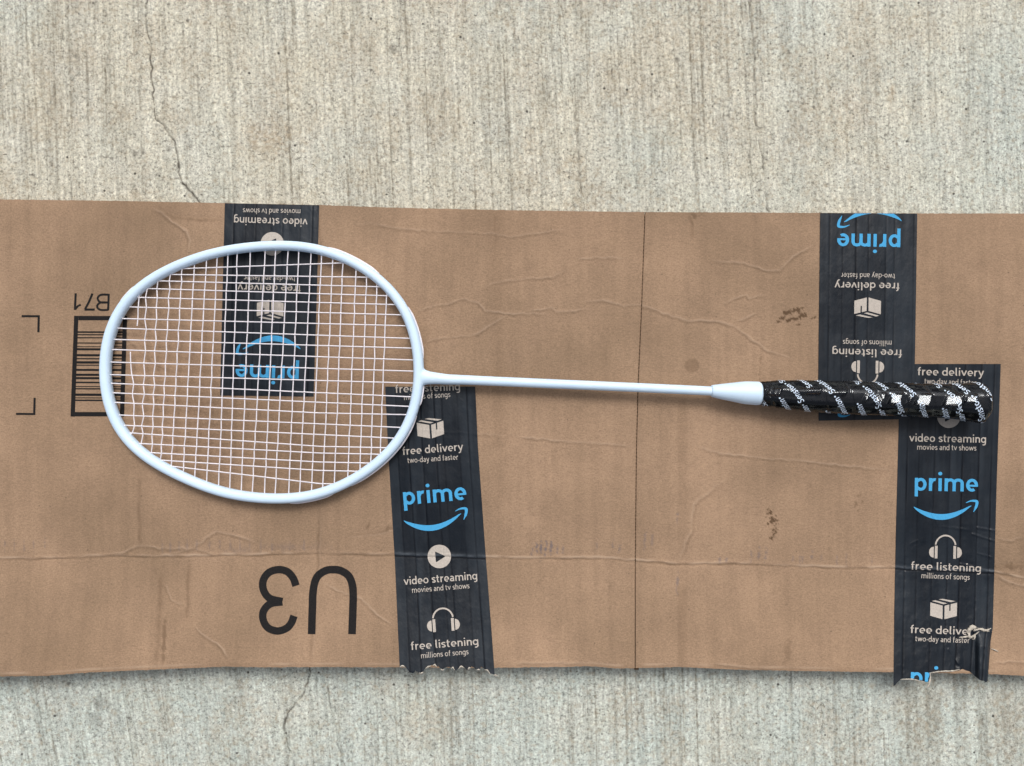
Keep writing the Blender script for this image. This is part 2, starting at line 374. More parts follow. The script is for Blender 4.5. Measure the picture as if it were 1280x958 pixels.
def card_field(X, Y, full=False):
    """height of the face (m) at photo coordinates; full also returns stain maps with crease shade painted in"""
    X = np.asarray(X, float); Y = np.asarray(Y, float)
    Z = np.full(X.shape, ZR)
    f = ed(FOLD, X); t = np.clip((Y-f)/138, 0, 1.05)
    lift = 0.012+0.0025*vnoise(X/260, X*0, 3)
    Z += lift*t**1.2
    Z += 0.0011*np.exp(-np.clip(Y-ed(TOPE, X), 0, 999)/26)*0.8*vnoise(X/200, X*0+3, 8)
    Z += 0.0006*fbm(X/190, Y/170, 12, 2)+0.00013*fbm(X/26, Y/40, 13, 2)
    Z += 0.000028*np.sin(X*2*math.pi/11.8+1.2*vnoise(X/90, Y/200, 14))
    df = (Y-f+0.8*vnoise(X/9, Y/9, 17))
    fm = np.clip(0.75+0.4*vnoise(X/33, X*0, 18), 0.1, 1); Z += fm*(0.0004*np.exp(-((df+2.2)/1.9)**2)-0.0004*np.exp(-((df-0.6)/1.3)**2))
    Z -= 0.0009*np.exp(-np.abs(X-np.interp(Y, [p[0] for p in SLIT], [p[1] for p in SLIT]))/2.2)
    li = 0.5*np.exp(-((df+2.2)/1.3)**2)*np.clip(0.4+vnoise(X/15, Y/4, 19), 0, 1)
    br = 0.6*fm*np.exp(-((df-0.6)/1.0)**2)*np.clip(0.5+vnoise(X/22, Y/4, 23), 0.1, 1); ink = np.zeros_like(X)  # dark line in the fold valley, crease shade in the brown map
    for pts, wd, a, l in CREASE:
        d, sg, tt = poly_dist(X, Y, pts, 16, 1.1)
        fade = np.clip(np.minimum(tt, 1-tt)*7, 0, 1)*np.clip(0.8+0.4*vnoise(X/12, Y/12, 27), 0.3, 1.2)
        fade = np.where(d < 50, fade, 0)
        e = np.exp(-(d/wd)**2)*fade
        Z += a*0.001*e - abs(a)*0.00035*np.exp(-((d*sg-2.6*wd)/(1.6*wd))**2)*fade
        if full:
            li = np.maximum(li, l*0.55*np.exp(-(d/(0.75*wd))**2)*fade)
            br = np.maximum(br, (0.25 if a > 0 else 0.38)*np.exp(-((d*sg-1.4*wd)/wd)**2)*fade)  # shaded flank of each crease painted brown
    if not full: return Z
    def blot(cx, cy, rx, ry, ang, a, arr, grain=2.6, hard=1.5, nz=0.7):
        c, s = math.cos(ang), math.sin(ang); dx = X-cx; dy = Y-cy
        m = (abs(dx) < 3*max(rx, ry)) & (abs(dy) < 3*max(rx, ry))
        if not m.any(): return
        u = (dx[m]*c+dy[m]*s)/rx; v = (-dx[m]*s+dy[m]*c)/ry
        q = np.clip((1.25-np.hypot(u, v)+nz*fbm(X[m]/grain, Y[m]/grain, 33, 2))*hard-0.4, 0, 1)*a*1.2
        arr[m] = np.maximum(arr[m], q)
    # trodden-in dirt, stains, and a darkened dent at the top edge
    for p in ((984, 392, 7, 3, -.2), (996, 388, 9, 3, -.15), (1004, 394, 6, 3, .2), (992, 399, 9, 2.2, -.2), (978, 398, 5, 2.5, -.3), (1018, 397, 4, 1.6, -.3), (973, 402, 3, 1.5, 0), (998, 406, 3, 1.4, 0)):
        blot(*p, 0.8, br, 2.2, 2.0, 0.9)
    for p in ((961, 641, 3, 6, .3), (966, 653, 5, 5, .2), (968, 664, 3, 5, .1), (960, 655, 3, 2, 0), (964, 672, 2, 3, 0)): blot(*p, 0.8, br, 1.8, 2.0, 1.1)
    for p in ((1073, 620, 4, 1.6, -.4), (1078, 628, 3, 1.6, -.4), (1073, 638, 3, 1.4, -.2), (1070, 632, 2, 4, 0)): blot(*p, 0.4, br, 2, 2)
    blot(865, 457, 8.5, 8, 0, 0.30, br, 20, 6, 0.05)
    blot(460, 658, 5, 2.4, -.9, 0.4, br, 3, 2, .2); blot(484, 662, 6, 2.6, -1.2, 0.4, br, 3, 2, .2)
    blot(950, 460, 1.6, 16, .05, 0.3, br, 3, 2); blot(672, 728, 2, 2.4, 0, 0.5, br); blot(838, 771, 1.2, 1.4, 0, 0.8, br); blot(752, 566, 1.2, 1.2, 0, .7, br)
    blot(1262, 708, 16, 4, 0, 0.45, br, 4, 2, .6); blot(985, 815, 6, 22, .1, 0.22, br, 5, 1.5, .5); blot(868, 270, 5, 4, .3, 0.4, br, 4, 2)
    blot(500, 400, 14, 40, -.3, 0.12, br, 9, 1.2); blot(205, 800, 3, 32, .05, .4, br, 5, 2, .4)
    # rubbed ink above the fold
    for cx, cy, h, a in ((664, 688, 7, .4), (670, 684, 8, .5), (675, 686, 11, .55), (681, 686, 9, .6), (688, 685, 9, .5), (696, 688, 7, .4), (703, 688, 6, .35), (765, 680, 8, .25), (773, 686, 5, .45), (745, 682, 9, .2), (805, 675, 14, .25), (814, 675, 13, .25), (846, 648, 8, .35), (846, 728, 14, .32), (899, 700, 4, .35), (907, 701, 3, .35), (938, 694, 9, .3), (948, 693, 10, .35), (956, 693, 9, .35), (990, 699, 6, .25), (1002, 698, 6, .25), (1014, 697, 8, .3), (1026, 698, 6, .22)):
        blot(cx+1, cy, 2.0, h, 0.08, a, ink, 2.4, 1.4, .7)
    for cx in (6, 18, 30, 42, 56, 203, 213, 224, 234, 246, 262, 275, 288, 300, 312, 326, 340, 362, 380, 1000, 1046, 1058, 1090): blot(cx, 683 if cx < 900 else 701, 1.4, 9, 0, 0.24, ink, 3, 1.5, .5)
    blot(300, 688, 40, 6, 0, .16, ink, 6, 1, .5); blot(360, 684, 60, 7, 0, .14, ink, 6, 1, .5)
    # old glue stripe and flute shadows
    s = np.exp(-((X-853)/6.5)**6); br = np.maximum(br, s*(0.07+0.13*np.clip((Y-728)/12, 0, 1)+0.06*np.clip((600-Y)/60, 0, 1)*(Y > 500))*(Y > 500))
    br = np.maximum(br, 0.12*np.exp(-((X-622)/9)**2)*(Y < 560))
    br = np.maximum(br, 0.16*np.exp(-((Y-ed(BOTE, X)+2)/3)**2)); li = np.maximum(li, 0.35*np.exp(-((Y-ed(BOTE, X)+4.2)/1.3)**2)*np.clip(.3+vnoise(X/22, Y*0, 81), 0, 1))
    return Z, np.clip(br, 0, 1), np.clip(ink, 0, 1), np.clip(li, 0, 1)

box = empty('cardboard_box')
box['label'] = 'flattened brown cardboard box with black tape strips lying under the racket'; box['category'] = 'cardboard box'

def slit_x(y): return np.interp(y, [p[0] for p in SLIT], [p[1] for p in SLIT])
def rag(x, seed, a=0.9): return a*vnoise(x/3.1, x*0+seed, seed)+0.6*a*vnoise(x/1.3, x*0, seed+1)

def slab(name, left, upper, thick=0.0036):
    """one closed piece of board in photo coordinates"""
    nx = 700 if left else 470
    nv = 370 if upper else 125
    u = np.linspace(0, 1, nx)[None, :]; v = np.linspace(0, 1, nv)[:, None]
    x0 = u*0+(-55 if left else 1e9)
    # first guess of rows to know the slit
    ya = 262+v*(698-262) if upper else 698+v*(838-698)
    sx = slit_x(ya)
    perf = 0.52+(0.22*np.sign(np.sin(ya*2*math.pi/4.6)) if upper else 0.0*ya)
    X = (-55+u*(sx-perf+55)) if left else (sx+perf+u*(1338-sx-perf))
    if upper: top = ed(TOPE, X)+rag(X, 3, 0.25); bot = ed(FOLD, X)
    else: top = ed(FOLD, X); bot = ed(BOTE, X)+rag(X, 7, 0.35)
    Y = top+v*(bot-top)
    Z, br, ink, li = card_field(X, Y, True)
    edge = np.zeros_like(X)
    wx, wy = at(X, Y, Z)
    n = X.size; V1 = np.stack([wx, wy, Z], -1).reshape(-1, 3)
    # underside: the rim only, dropped by the board thickness
    rim = np.r_[np.arange(nx), np.arange(1, nv)*nx+nx-1, (nv-1)*nx+np.arange(nx-2, -1, -1), np.arange(nv-2, 0, -1)*nx]
    mid = V1[rim].copy(); mid[:, 2] -= thick
    V = np.vstack([V1, V1[rim], mid]); m = len(rim)
    F = grid_faces(nv, nx)
    k_ = np.arange(m); b = (k_+1) % m
    keep = ~((rim >= (nv-1)*nx) & (rim[b] >= (nv-1)*nx)) if upper else ~((rim < nx) & (rim[b] < nx))     # no wall inside the fold
    F = np.vstack([F, np.stack([n+k_, n+b, n+m+b, n+m+k_], -1)[keep]])
    pad = np.zeros(2*m)
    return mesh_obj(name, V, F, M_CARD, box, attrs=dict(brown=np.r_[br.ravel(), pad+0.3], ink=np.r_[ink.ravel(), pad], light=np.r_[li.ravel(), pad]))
P_UL = slab('panel', True, True); P_UR = slab('panel', False, True)
P_LL = slab('flap', True, False); P_LR = slab('flap', False, False)
for p in (P_LL, P_LR): p['label'] = 'narrow lower flap folded along the crease, free edge lifted off the concrete'

def back_board():
    xs = np.linspace(-52, 1334, 90); T = ed(TOPE, xs)+3.5; B = ed(BOTE, xs)-7
    V = []; F = []
    for z in (0.0042, 0.0004):
        for e in (T, B):
            wx, wy = at(xs, e, z); V += [(a, b, z) for a, b in zip(wx, wy)]
    n = len(xs)
    for i in range(n-1):
        F += [(i, n+i, n+i+1, i+1), (2*n+i, 2*n+i+1, 3*n+i+1, 3*n+i), (i, i+1, 2*n+i+1, 2*n+i), (n+i, 3*n+i, 3*n+i+1, n+i+1)]
    F += [(0, 2*n, 3*n, n), (n-1, 2*n-1, 4*n-1, 3*n-1)]
    o = mesh_obj('back_panel', V, F, M_CARD, box, smooth=False)
    # strip added behind the slit, the gap's shade as its dark brown
    y = np.linspace(268, 834, 60); x = slit_x(y); V = []; F = []
    for i, (a, b) in enumerate(zip(x, y)):
        for d in (-3, 3):
            q = at(a+d, b, 0.0066); V.append((q[0], q[1], 0.0064+0.006*max(0, (b-700)/134)**1.2))
        if i: F.append((2*i-2, 2*i, 2*i+1, 2*i-1))
    mesh_obj('slit_gap_strip', V, F, M_DARK, box, smooth=False)
back_board()

# ------------------------------------------------------------------ flat print helpers
def refine(V2, F, L):
    bm = bmesh.new(); vs = [bm.verts.new((q[0], q[1], q[2] if len(q) > 2 else 0)) for q in V2]
    for f in F:
        try: bm.faces.new([vs[i] for i in f])
        except ValueError: pass
    bmesh.ops.remove_doubles(bm, verts=bm.verts, dist=1e-4)
    for _ in range(5):
        es = [e for e in bm.edges if e.calc_length() > L]
        if not es: break
        bmesh.ops.subdivide_edges(bm, edges=es, cuts=1); bmesh.ops.triangulate(bm, faces=bm.faces)
    bmesh.ops.triangulate(bm, faces=bm.faces)
    V = np.array([v.co[:] for v in bm.verts]); bm.verts.index_update(); Fo = [tuple(v.index for v in f.verts) for f in bm.faces]
    bm.free(); return V, Fo

def ribbon(pts, wd):
    """constant or per-point width stroke as quads (2-D)"""
    p = np.array(pts, float); w_ = np.full(len(p), wd) if np.isscalar(wd) else np.array(wd, float)
    t = np.gradient(p, axis=0)
    seg = np.diff(p, axis=0); seg /= np.maximum(np.linalg.norm(seg, axis=1), 1e-9)[:, None]
    nn = np.stack([-seg[:, 1], seg[:, 0]], 1)
    N = np.vstack([nn[:1], (nn[:-1]+nn[1:]), nn[-1:]]); N[1:-1] /= np.maximum(np.linalg.norm(N[1:-1], axis=1), 1e-9)[:, None]
    for i in range(1, len(p)-1): N[i] /= max(0.5, float(N[i] @ nn[i]))
    V = np.vstack([p+N*w_[:, None]/2, p-N*w_[:, None]/2]); n = len(p)
    return V, [(i, i+1, n+i+1, n+i) for i in range(n-1)]

def spline(pts, k=8):
    p = np.array(pts, float); q = np.vstack([2*p[0]-p[1], p, 2*p[-1]-p[-2]]); o = []
    for i in range(1, len(q)-2):
        for t in np.linspace(0, 1, k, endpoint=False):
            a, b, c, d = q[i-1], q[i], q[i+1], q[i+2]
            o.append(0.5*((2*b)+(-a+c)*t+(2*a-5*b+4*c-d)*t*t+(-a+3*b-3*c+d)*t**3))
    o.append(p[-1]); return np.array(o)

def join(parts, layer=0.0):
    V = []; F = []; n = 0
    for k, (v, f) in enumerate(parts):
        v = np.asarray(v, float)
        if layer: v = np.column_stack([v[:, :2], np.full(len(v), k*layer)])
        V.append(v); F += [tuple(i+n for i in q) for q in f]; n += len(v)
    return np.vstack(V), F

def rect(x0, y0, x1, y1): return np.array([(x0, y0), (x1, y0), (x1, y1), (x0, y1)]), [(0, 1, 2, 3)]
def poly(pts): return np.array(pts, float), [tuple(range(len(pts)))]
def disc(cx, cy, r, n=40): return poly([(cx+r*math.cos(a), cy+r*math.sin(a)) for a in np.linspace(0, 2*math.pi, n, endpoint=False)])

def surf_z(X, Y, off):
    return card_field(X, Y)+off

def lay(name, vf, mat, parent, off, L=2.2, zf=None):
    """drape a 2-D shape given in photo coordinates on the card"""
    V, F = refine(*vf, L)
    Z = (zf or surf_z)(V[:, 0], V[:, 1], off)+V[:, 2]*S
    wx, wy = at(V[:, 0], V[:, 1], Z)
    V3 = np.stack([wx, wy, Z], 1)
    F2 = []
    for f in F:
        a, b, c = (V3[i] for i in f); 
        F2.append(f if (b[0]-a[0])*(c[1]-a[1])-(b[1]-a[1])*(c[0]-a[0]) > 0 else f[::-1])
    return mesh_obj(name, V3, F2, mat, parent)

_tc = {}
def glyphs(w):
    """humanist sans drawn as pen strokes; x-height 1"""
    h = w/2; T = 1-h; B = h
    def arc(cx, cy, rx, ry, a0, a1, n=14):
        return [(cx+rx*math.cos(math.radians(a)), cy+ry*math.sin(math.radians(a))) for a in np.linspace(a0, a1, n)]
    L = lambda *p: list(p)
    G = {}
    G['n'] = (0.86, [L((h+.06, 0), (h+.06, 1)), arc(.43, T-.30, .43-h-.06, .30, 165, 0)+[(.80-h, 0)]])
    G['h'] = (0.86, [L((h+.06, 0), (h+.06, 1.48)), arc(.43, T-.30, .43-h-.06, .30, 165, 0)+[(.80-h, 0)]])
    m0, m1, m2 = h+.06, .72, 1.38-h
    G['m'] = (1.44, [L((m0, 0), (m0, 1)), arc((m0+m1)/2, T-.27, (m1-m0)/2, .27, 165, 0)+[(m1, 0)], arc((m1+m2)/2, T-.27, (m2-m1)/2, .27, 168, 0)+[(m2, 0)]])
    G['r'] = (0.58, [L((h+.06, 0), (h+.06, 1)), arc(.46, T-.36, .46-h-.08, .36, 168, 75)])
    G['i'] = (0.36, [L((.18, 0), (.18, 1)), 'dot'])
    G['l'] = (0.40, [[(.16, 1.48)]+[(.16, .24)]+arc(.30, .22, .14, .22-h, 190, 275, 6)])
    G['d'] = (0.88, [L((.82-h, 0), (.82-h, 1.48)), [(.82-h, .80)]+arc(.40, .5, .40-h, .5-h, 48, 312, 26)+[(.82-h, .20)]])
    G['p'] = (0.90, [L((h+.06, -.45), (h+.06, 1)), [(h+.06, .80)]+arc(.47, .5, .40-h, .5-h, 132, -132, 26)+[(h+.06, .20)]])
    G['g'] = (0.88, [[(.82-h, .98), (.82-h, -.08)]+arc(.46, -.12, .36-h, .30-h*.3, -5, -128, 10), [(.82-h, .80)]+arc(.40, .5, .40-h, .5-h, 48, 312, 26)+[(.82-h, .20)]])
    G['o'] = (0.92, [arc(.45, .5, .43-h, .5-h, 0, 358, 34)])
    G['e'] = (0.88, [('thin', [(h+.06, .46), (.845, .46)]), arc(.44, .5, .41-h, .5-h, -3, 302, 30)])
    G['a'] = (0.80, [arc(.36, T-.24, .35-h, .24, 140, 0, 10)+[(.71-h, 0)], [(.70-h, .56)]+arc(.32, .30, .29-h, .30-h, 100, 300, 14)+[(.70-h, .20)]])
    G['s'] = (0.68, [[(.60, T-.06)]+arc(.33, .735, .27-h*.5, .265-h, 60, 215, 10)+[(.33, .52), (.42, .47)]+arc(.33, .26, .29-h*.5, .26-h, 35, -130, 10)+[(.08, B+.05)]])
    G['t'] = (0.58, [[(.22, 1.32), (.22, .30)]+arc(.40, .28, .18, .28-h, 185, 290, 8), ('thin', [(.02, 1-h*.8), (.54, 1-h*.8)])])
    G['f'] = (0.56, [[(.24, 0), (.24, 1.12)]+arc(.44, 1.14, .20, .36-h, 175, 75, 8), ('thin', [(.03, 1-h*.8), (.52, 1-h*.8)])])
    G['u'] = (0.86, [L((.80-h, 0), (.80-h, 1)), [(h+.06, 1)]+arc(.43, .30, .43-h-.06, .30-h, 180, 345)])
    G['v'] = (0.82, [L((.07, 1), (.41, .06)), L((.41, .06), (.75, 1))])
    G['w'] = (1.22, [L((.07, 1), (.34, .06)), L((.34, .06), (.61, .96)), L((.61, .96), (.88, .06)), L((.88, .06), (1.15, 1))])
    G['y'] = (0.82, [L((.07, 1), (.43, .08)), L((.75, 1), (.36, -.20), (.26, -.36), (.08, -.38))])
    G['-'] = (0.48, [L((.06, .48), (.42, .48))])
    G['S'] = (0.98, [[(.84, 1.30)]+arc(.48, 1.03, .38-h*.4, .38-h, 50, 220, 12)+[(.5, .72), (.62, .65)]+arc(.46, .37, .40-h*.4, .37-h, 40, -135, 12)+[(.08, .16)]])
    G[' '] = (0.36, [])
    return G
def text2d(s, w=0.2, track=0.0):
    key = (s, w, track)
    if key in _tc: return _tc[key]
    G = glyphs(w); x = 0; parts = []
    for ch in s:
        adv, st = G[ch]
        for q in st:
            if q == 'dot' if isinstance(q, str) else False:
                parts.append(disc(x+.18, 1.36, w*0.62, 14)); continue
            ww = w
            if q[0] == 'thin': ww = w*0.68; q = q[1]
            p = np.array(q, float); p[:, 0] += x; parts.append(ribbon(p, ww))
        x += adv+track
    # neighbouring strokes overlap: alternate their heights by a few microns
    V, F = join(parts, 0.0)
    V = np.column_stack([V, np.zeros(len(V))]); n = 0
    for k, (v, f) in enumerate(parts): V[n:n+len(v), 2] = (k % 3)*0.012; n += len(v)
    _tc[key] = (V, F); return _tc[key]

# ink printed on the board
U = spline([(389.5, 793), (390.5, 760), (391.5, 738), (396, 722), (406, 714), (416, 712.3), (427, 714), (437, 722), (441.3, 738), (441, 765), (440, 793)], 8)
lay('printed_letter', ribbon(U, 9.6), M_INK, P_LL, 0.00009)
T3 = spline([(370, 732.5), (366.5, 723), (359, 714.8), (348, 712.3), (336, 716), (329, 726), (329.5, 738), (337, 748), (353, 752.3)], 8)
B3 = spline([(353, 752.6), (338, 755), (329.5, 764), (329, 775), (335, 785), (347, 789), (358, 785.5), (364, 779), (367.5, 770)], 8)
lay('printed_digit', join([ribbon(T3, 9.4), ribbon(B3, 9.4)], 0.02), M_INK, P_LL, 0.00009)
lay('printed_letter', join([ribbon([(135.9, 367.6), (135.6, 378), (135, 388.4)], 2.7), ribbon(spline([(135.6, 368.7), (127, 368.6), (122.6, 371.5), (122.4, 374.8), (126, 378.2), (135, 378.3)], 6), 2.6), ribbon(spline([(135, 378.3), (126, 378.4), (121.9, 381.5), (122, 385), (126, 387.6), (135, 387.6)], 6), 2.6)], 0.02), M_INK, P_UL, 0.00009)
lay('printed_digit', join([ribbon([(118.4, 387.2), (105.6, 387.2)], 2.7), ribbon([(106.4, 386.6), (111, 378), (115.6, 367.2)], 2.8)], 0.02), M_INK, P_UL, 0.00009)
lay('printed_digit', join([ribbon([(94.6, 366.8), (93.7, 387.6)], 2.8), ribbon([(94.2, 387), (97, 383), (101, 381)], 2.5)], 0.02), M_INK, P_UL, 0.00009)
BX = lambda y: (95.2-(y-398)*0.0355, 156.2-(y-398)*0.030)      # centre lines of the two side rules
l0, r0 = BX(395); l1, r1 = BX(521)
lay('barcode_frame', join([ribbon([(l0, 395), (l1, 521)], 5.4), ribbon([(r0, 395), (r1, 521)], 5.4), ribbon([(l0+2.7, 397.8), (r0-2.7, 398)], 5.4), ribbon([(l1+2.7, 518), (r1-2.7, 518)], 5.4)], 0.02), M_INK, P_UL, 0.00009)
bars = []
for y, th in ((415.3, 2.1), (418.6, 1.5), (422.4, 1.5), (429, 1.4), (433.6, 1.0), (436.8, 2.7), (444.2, 2.8), (448.6, 1.6), (453.2, 3), (456.7, 1.3), (462.6, 2.6), (468.7, 2.8), (472.9, 2.8), (478.3, 2), (483.4, 1.1), (486.2, 1.7), (493.6, 3), (497.5, 1.1), (500.6, 1.9)):
    a, b = BX(y); bars.append(ribbon([(a+2.7, y), ((a+b)/2, y+0.1), (b-2.7, y+0.2)], th))
lay('barcode_bars', join(bars), M_INK, P_UL, 0.00009)
lay('corner_mark', join([ribbon([(27, 395.4), (49.8, 395.6)], 2.7), ribbon([(48.4, 396.9), (48, 415.5)], 2.8)], 0.02), M_INK, P_UL, 0.00009)
lay('corner_mark', join([ribbon([(43.3, 497.5), (42.8, 516.4)], 2.8), ribbon([(20, 517.6), (44.2, 517.8)], 2.6)], 0.02), M_INK, P_UL, 0.00009)

# ------------------------------------------------------------------ black packing tape
def tape(name, left, right, top, bottom, label, off, seed, extra=None, nu=170, nv=300, ridges=1.0):
    """left/right: [(y,x)..] edges; top/bottom: functions of x"""
    la = np.array(left, float); ra = np.array(right, float)
    xl = lambda y: np.interp(y, la[:, 0], la[:, 1]); xr = lambda y: np.interp(y, ra[:, 0], ra[:, 1])
    u = np.linspace(0, 1, nu)[None, :]; v = np.linspace(0, 1, nv)[:, None]
    ym, yM = la[0, 0], la[-1, 0]
    X = xl(ym)+u*(xr(ym)-xl(ym))+0*v
    for _ in range(4):
        Y = top(X)+v*(bottom(X)-top(X))
        X = xl(Y)+u*(xr(Y)-xl(Y))
    def zf(x, y, o=0.0):
        s = (x-xl(y))/np.maximum(xr(y)-xl(y), 1)
        z = card_field(x, y)+off+0.00012+o
        r = np.random.default_rng(seed)
        for k in range(7):
            c = (k+0.55+0.25*r.uniform(-1, 1))/7; a = r.uniform(0.35, 1.0)*ridges
            z = z-0.00034*a*np.exp(-((s-c)*117/1.15)**2)*np.clip(0.7+0.5*vnoise(x*0+k*9.1, y/60, seed), 0, 1)+0.00008*a*np.exp(-((s-c)*117/4)**2)
        z = z+0.00006*vnoise(x/16, y/50, seed+5)
        if extra: z = z+np.maximum(extra(x, y, s), -0.00003)
        return np.maximum(z, card_field(x, y)+off*0.45+o)
    Z = zf(X, Y); wx, wy = at(X, Y, Z)
    V1 = np.stack([wx, wy, Z], -1).reshape(-1, 3); n = nu*nv
    rim = np.r_[np.arange(nu), np.arange(1, nv)*nu+nu-1, (nv-1)*nu+np.arange(nu-2, -1, -1), np.arange(nv-2, 0, -1)*nu]
    low = V1[rim].copy(); low[:, 2] -= 0.00008; m = len(rim); k_ = np.arange(m)
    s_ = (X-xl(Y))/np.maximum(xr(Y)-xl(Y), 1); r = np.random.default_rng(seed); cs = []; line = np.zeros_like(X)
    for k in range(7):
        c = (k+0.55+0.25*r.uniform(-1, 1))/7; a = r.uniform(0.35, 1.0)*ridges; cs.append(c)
        line = np.maximum(line, (0.35+0.65*a)*np.exp(-((s_-c)*117/0.95)**2)*np.clip(0.65+0.6*vnoise(X*0+k*9.1, Y/60, seed), 0, 1))  # groove lines: worn print and groove shade painted dark
    tone = np.random.default_rng(seed+1).uniform(0, 1, 9)[np.searchsorted(cs, s_.ravel())].reshape(X.shape)  # tone per band paints the tape's uneven sheen into its colour
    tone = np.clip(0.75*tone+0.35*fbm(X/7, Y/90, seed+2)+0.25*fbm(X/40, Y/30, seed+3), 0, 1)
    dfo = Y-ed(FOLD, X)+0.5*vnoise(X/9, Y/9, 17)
    line = np.maximum(line, 1.0*np.exp(-((dfo-1.0)/1.1)**2)); scuff_sheen = np.exp(-((dfo+1.9)/1.2)**2)*np.clip(0.7+0.5*vnoise(X/6, Y/3, seed+7), 0.2, 1); scuff_sheen = np.r_[scuff_sheen.ravel(), np.zeros(2*m)]; tone = np.clip(tone+0.8*np.exp(-((dfo+2.2)/1.9)**2), 0, 1.4)  # fold shade painted as dark line; pale band mixes worn ink and sheen
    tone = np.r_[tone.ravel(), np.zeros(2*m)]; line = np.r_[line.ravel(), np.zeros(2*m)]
    F = np.vstack([grid_faces(nv, nu), np.stack([n+k_, n+(k_+1) % m, n+m+(k_+1) % m, n+m+k_], -1)])
    o = mesh_obj(name, np.vstack([V1, V1[rim], low]), F, M_TAPE, box, label=label, attrs=dict(tone=tone, line=line, scuff_sheen=scuff_sheen))
    return o, zf

def fit_text(s, cx, cy, wd, hgt, ang, bold, flip, stretch_ref='x'):
    """text scaled to a width, glyph height set by body height; centre in photo coordinates, y down"""
    V, F = text2d(s, bold, 0.07); V = V.copy()
    x0, x1 = V[:, 0].min(), V[:, 0].max(); V[:, 0] = (V[:, 0]-(x0+x1)/2)*wd/(x1-x0)
    V[:, 1] = (V[:, 1]-0.5)*hgt
    V[:, 1] *= -1                             # photo y grows downwards
    a = math.radians(ang+(180 if flip else 0)); c, sn = math.cos(a), math.sin(a)
    return np.stack([cx+V[:, 0]*c-V[:, 1]*sn, cy+V[:, 0]*sn+V[:, 1]*c, V[:, 2]], 1), F

def place(vf, cx, cy, sc, ang, flip):
    V = np.asarray(vf[0], float)*sc; a = math.radians(ang+(180 if flip else 0)); c, s = math.cos(a), math.sin(a)
    return np.stack([cx+V[:, 0]*c-V[:, 1]*s, cy+V[:, 0]*s+V[:, 1]*c], 1), vf[1]

def ic_play():
    out = [(15*math.cos(t), 15*math.sin(t)) for t in np.linspace(0, 2*math.pi, 49)[:-1]]
    tri = [(-5, -6.8), (8, 0.3), (-5, 7.4)]
    # ring with a triangular hole: bridge by angle
    hole = []
    for x, y in out:
        L = math.hypot(x, y); ux, uy = x/L, y/L; best = 1e9
        for i in range(3):
            ax, ay = tri[i]; bx, by = tri[(i+1) % 3]; den = ux*(by-ay)-uy*(bx-ax)
            if abs(den) < 1e-9: continue
            t = (ax*(by-ay)-ay*(bx-ax))/den; s = (ax*uy-ay*ux)/den
            if t > 0 and -1e-6 <= s <= 1+1e-6: best = min(best, t)
        hole.append((ux*best, uy*best))
    n = len(out); return np.array(out+hole), [(i, (i+1) % n, n+(i+1) % n, n+i) for i in range(n)]
def ic_box():     # open outline carton, drawn +-17 wide
    return join([poly([(-17, -8.2), (-1.2, -4.2), (-1.2, 13), (-17, 8.8)]), poly([(1.2, -4.2), (7.2, -5.8), (7.2, 2.4), (8.9, 1.9), (8.9, -6.3), (17, -8.4), (17, 8.6), (1.2, 13)]),
                 poly([(-15, -10), (-11, -11), (4.6, -7.2), (0, -6.1)]), poly([(-6.6, -12.2), (-1.6, -13), (15, -10.3), (9.4, -8.9)])])
def ic_phones():
    arc = [(13.2*math.cos(t), 3.5-13.2*math.sin(t)*1.05) for t in np.linspace(0.12, math.pi-0.12, 26)]
    ear = lambda s: [(s*17, 3+4)] 
    L = [(-15.4, 4.6)]+[(-15.4-6.2*math.sin(t), 11.8-7.2*math.cos(t)) for t in np.linspace(0.15, math.pi-0.15, 14)]+[(-15.4, 19)]
    R = [(-x, y) for x, y in L]
    return join([ribbon(arc, 2.1), rect(-14, 3.2, -10.4, 20), rect(10.4, 3.2, 14, 20), poly(L), poly(R)])
def ic_smile():
    k = 26; c = [(-40+t*72, 2+13.6*math.sin(math.pi*min(1, t*1.02))**0.85*0.98-2.6*t) for t in np.linspace(0, 1, k)]
    wd = [0.6+6.6*math.sin(math.pi*t**0.92)**0.8 for t in np.linspace(0, 1, k)]
    h = spline([(25, -4.2), (31, -6.6), (37.4, -6.6), (38.9, -4.4), (37.6, 1.2), (34.6, 7.2)], 6)
    return join([ribbon(c, wd), ribbon(h, np.interp(np.linspace(0, 1, len(h)), [0, .3, .55, .8, 1], [0.6, 2.6, 3.8, 3.2, 0.6]))])

def add_print(tp, zf, items, clip=None):
    for kind, cx, cy, ang, flip, *r in items:
        if kind == 'prime': vf = fit_text('prime', cx, cy, 79*(r[0] if r else 1), 16.0, ang, 0.225, flip); m = M_BLUE; nm = 'lettering'
        elif kind == 'smile': vf = place(ic_smile(), cx, cy, 1.0, ang, flip); m = M_BLUE; nm = 'arrow_mark'
        elif kind == 'play': vf = place(ic_play(), cx, cy, 0.98, ang, flip); m = M_GREY; nm = 'play_mark'
        elif kind == 'box': vf = place(ic_box(), cx, cy, 0.98, ang, flip); m = M_GREY; nm = 'carton_mark'
        elif kind == 'phones': vf = place(ic_phones(), cx, cy, 0.95, ang, flip); m = M_GREY; nm = 'headphones_mark'
        else:
            s, wd, hh, bold = r; vf = fit_text(s, cx, cy, wd, hh, ang, bold, flip); m = M_GREY; nm = 'lettering'
        if clip:
            V, F = refine(*vf, 1.0); F = [f for f in F if clip(V[list(f)].mean(0)[:2])]
            if not F: continue
            used = sorted({i for f in F for i in f}); mp = {j: i for i, j in enumerate(used)}
            vf = (V[used], [tuple(mp[i] for i in f) for f in F])
        lay(nm, vf, m, tp, 0.00010, 1.6, zf)
def big(s, cx, cy, wd, ang=0, flip=False): return ('t', cx, cy, ang, flip, s, wd, 6.9, 0.19)
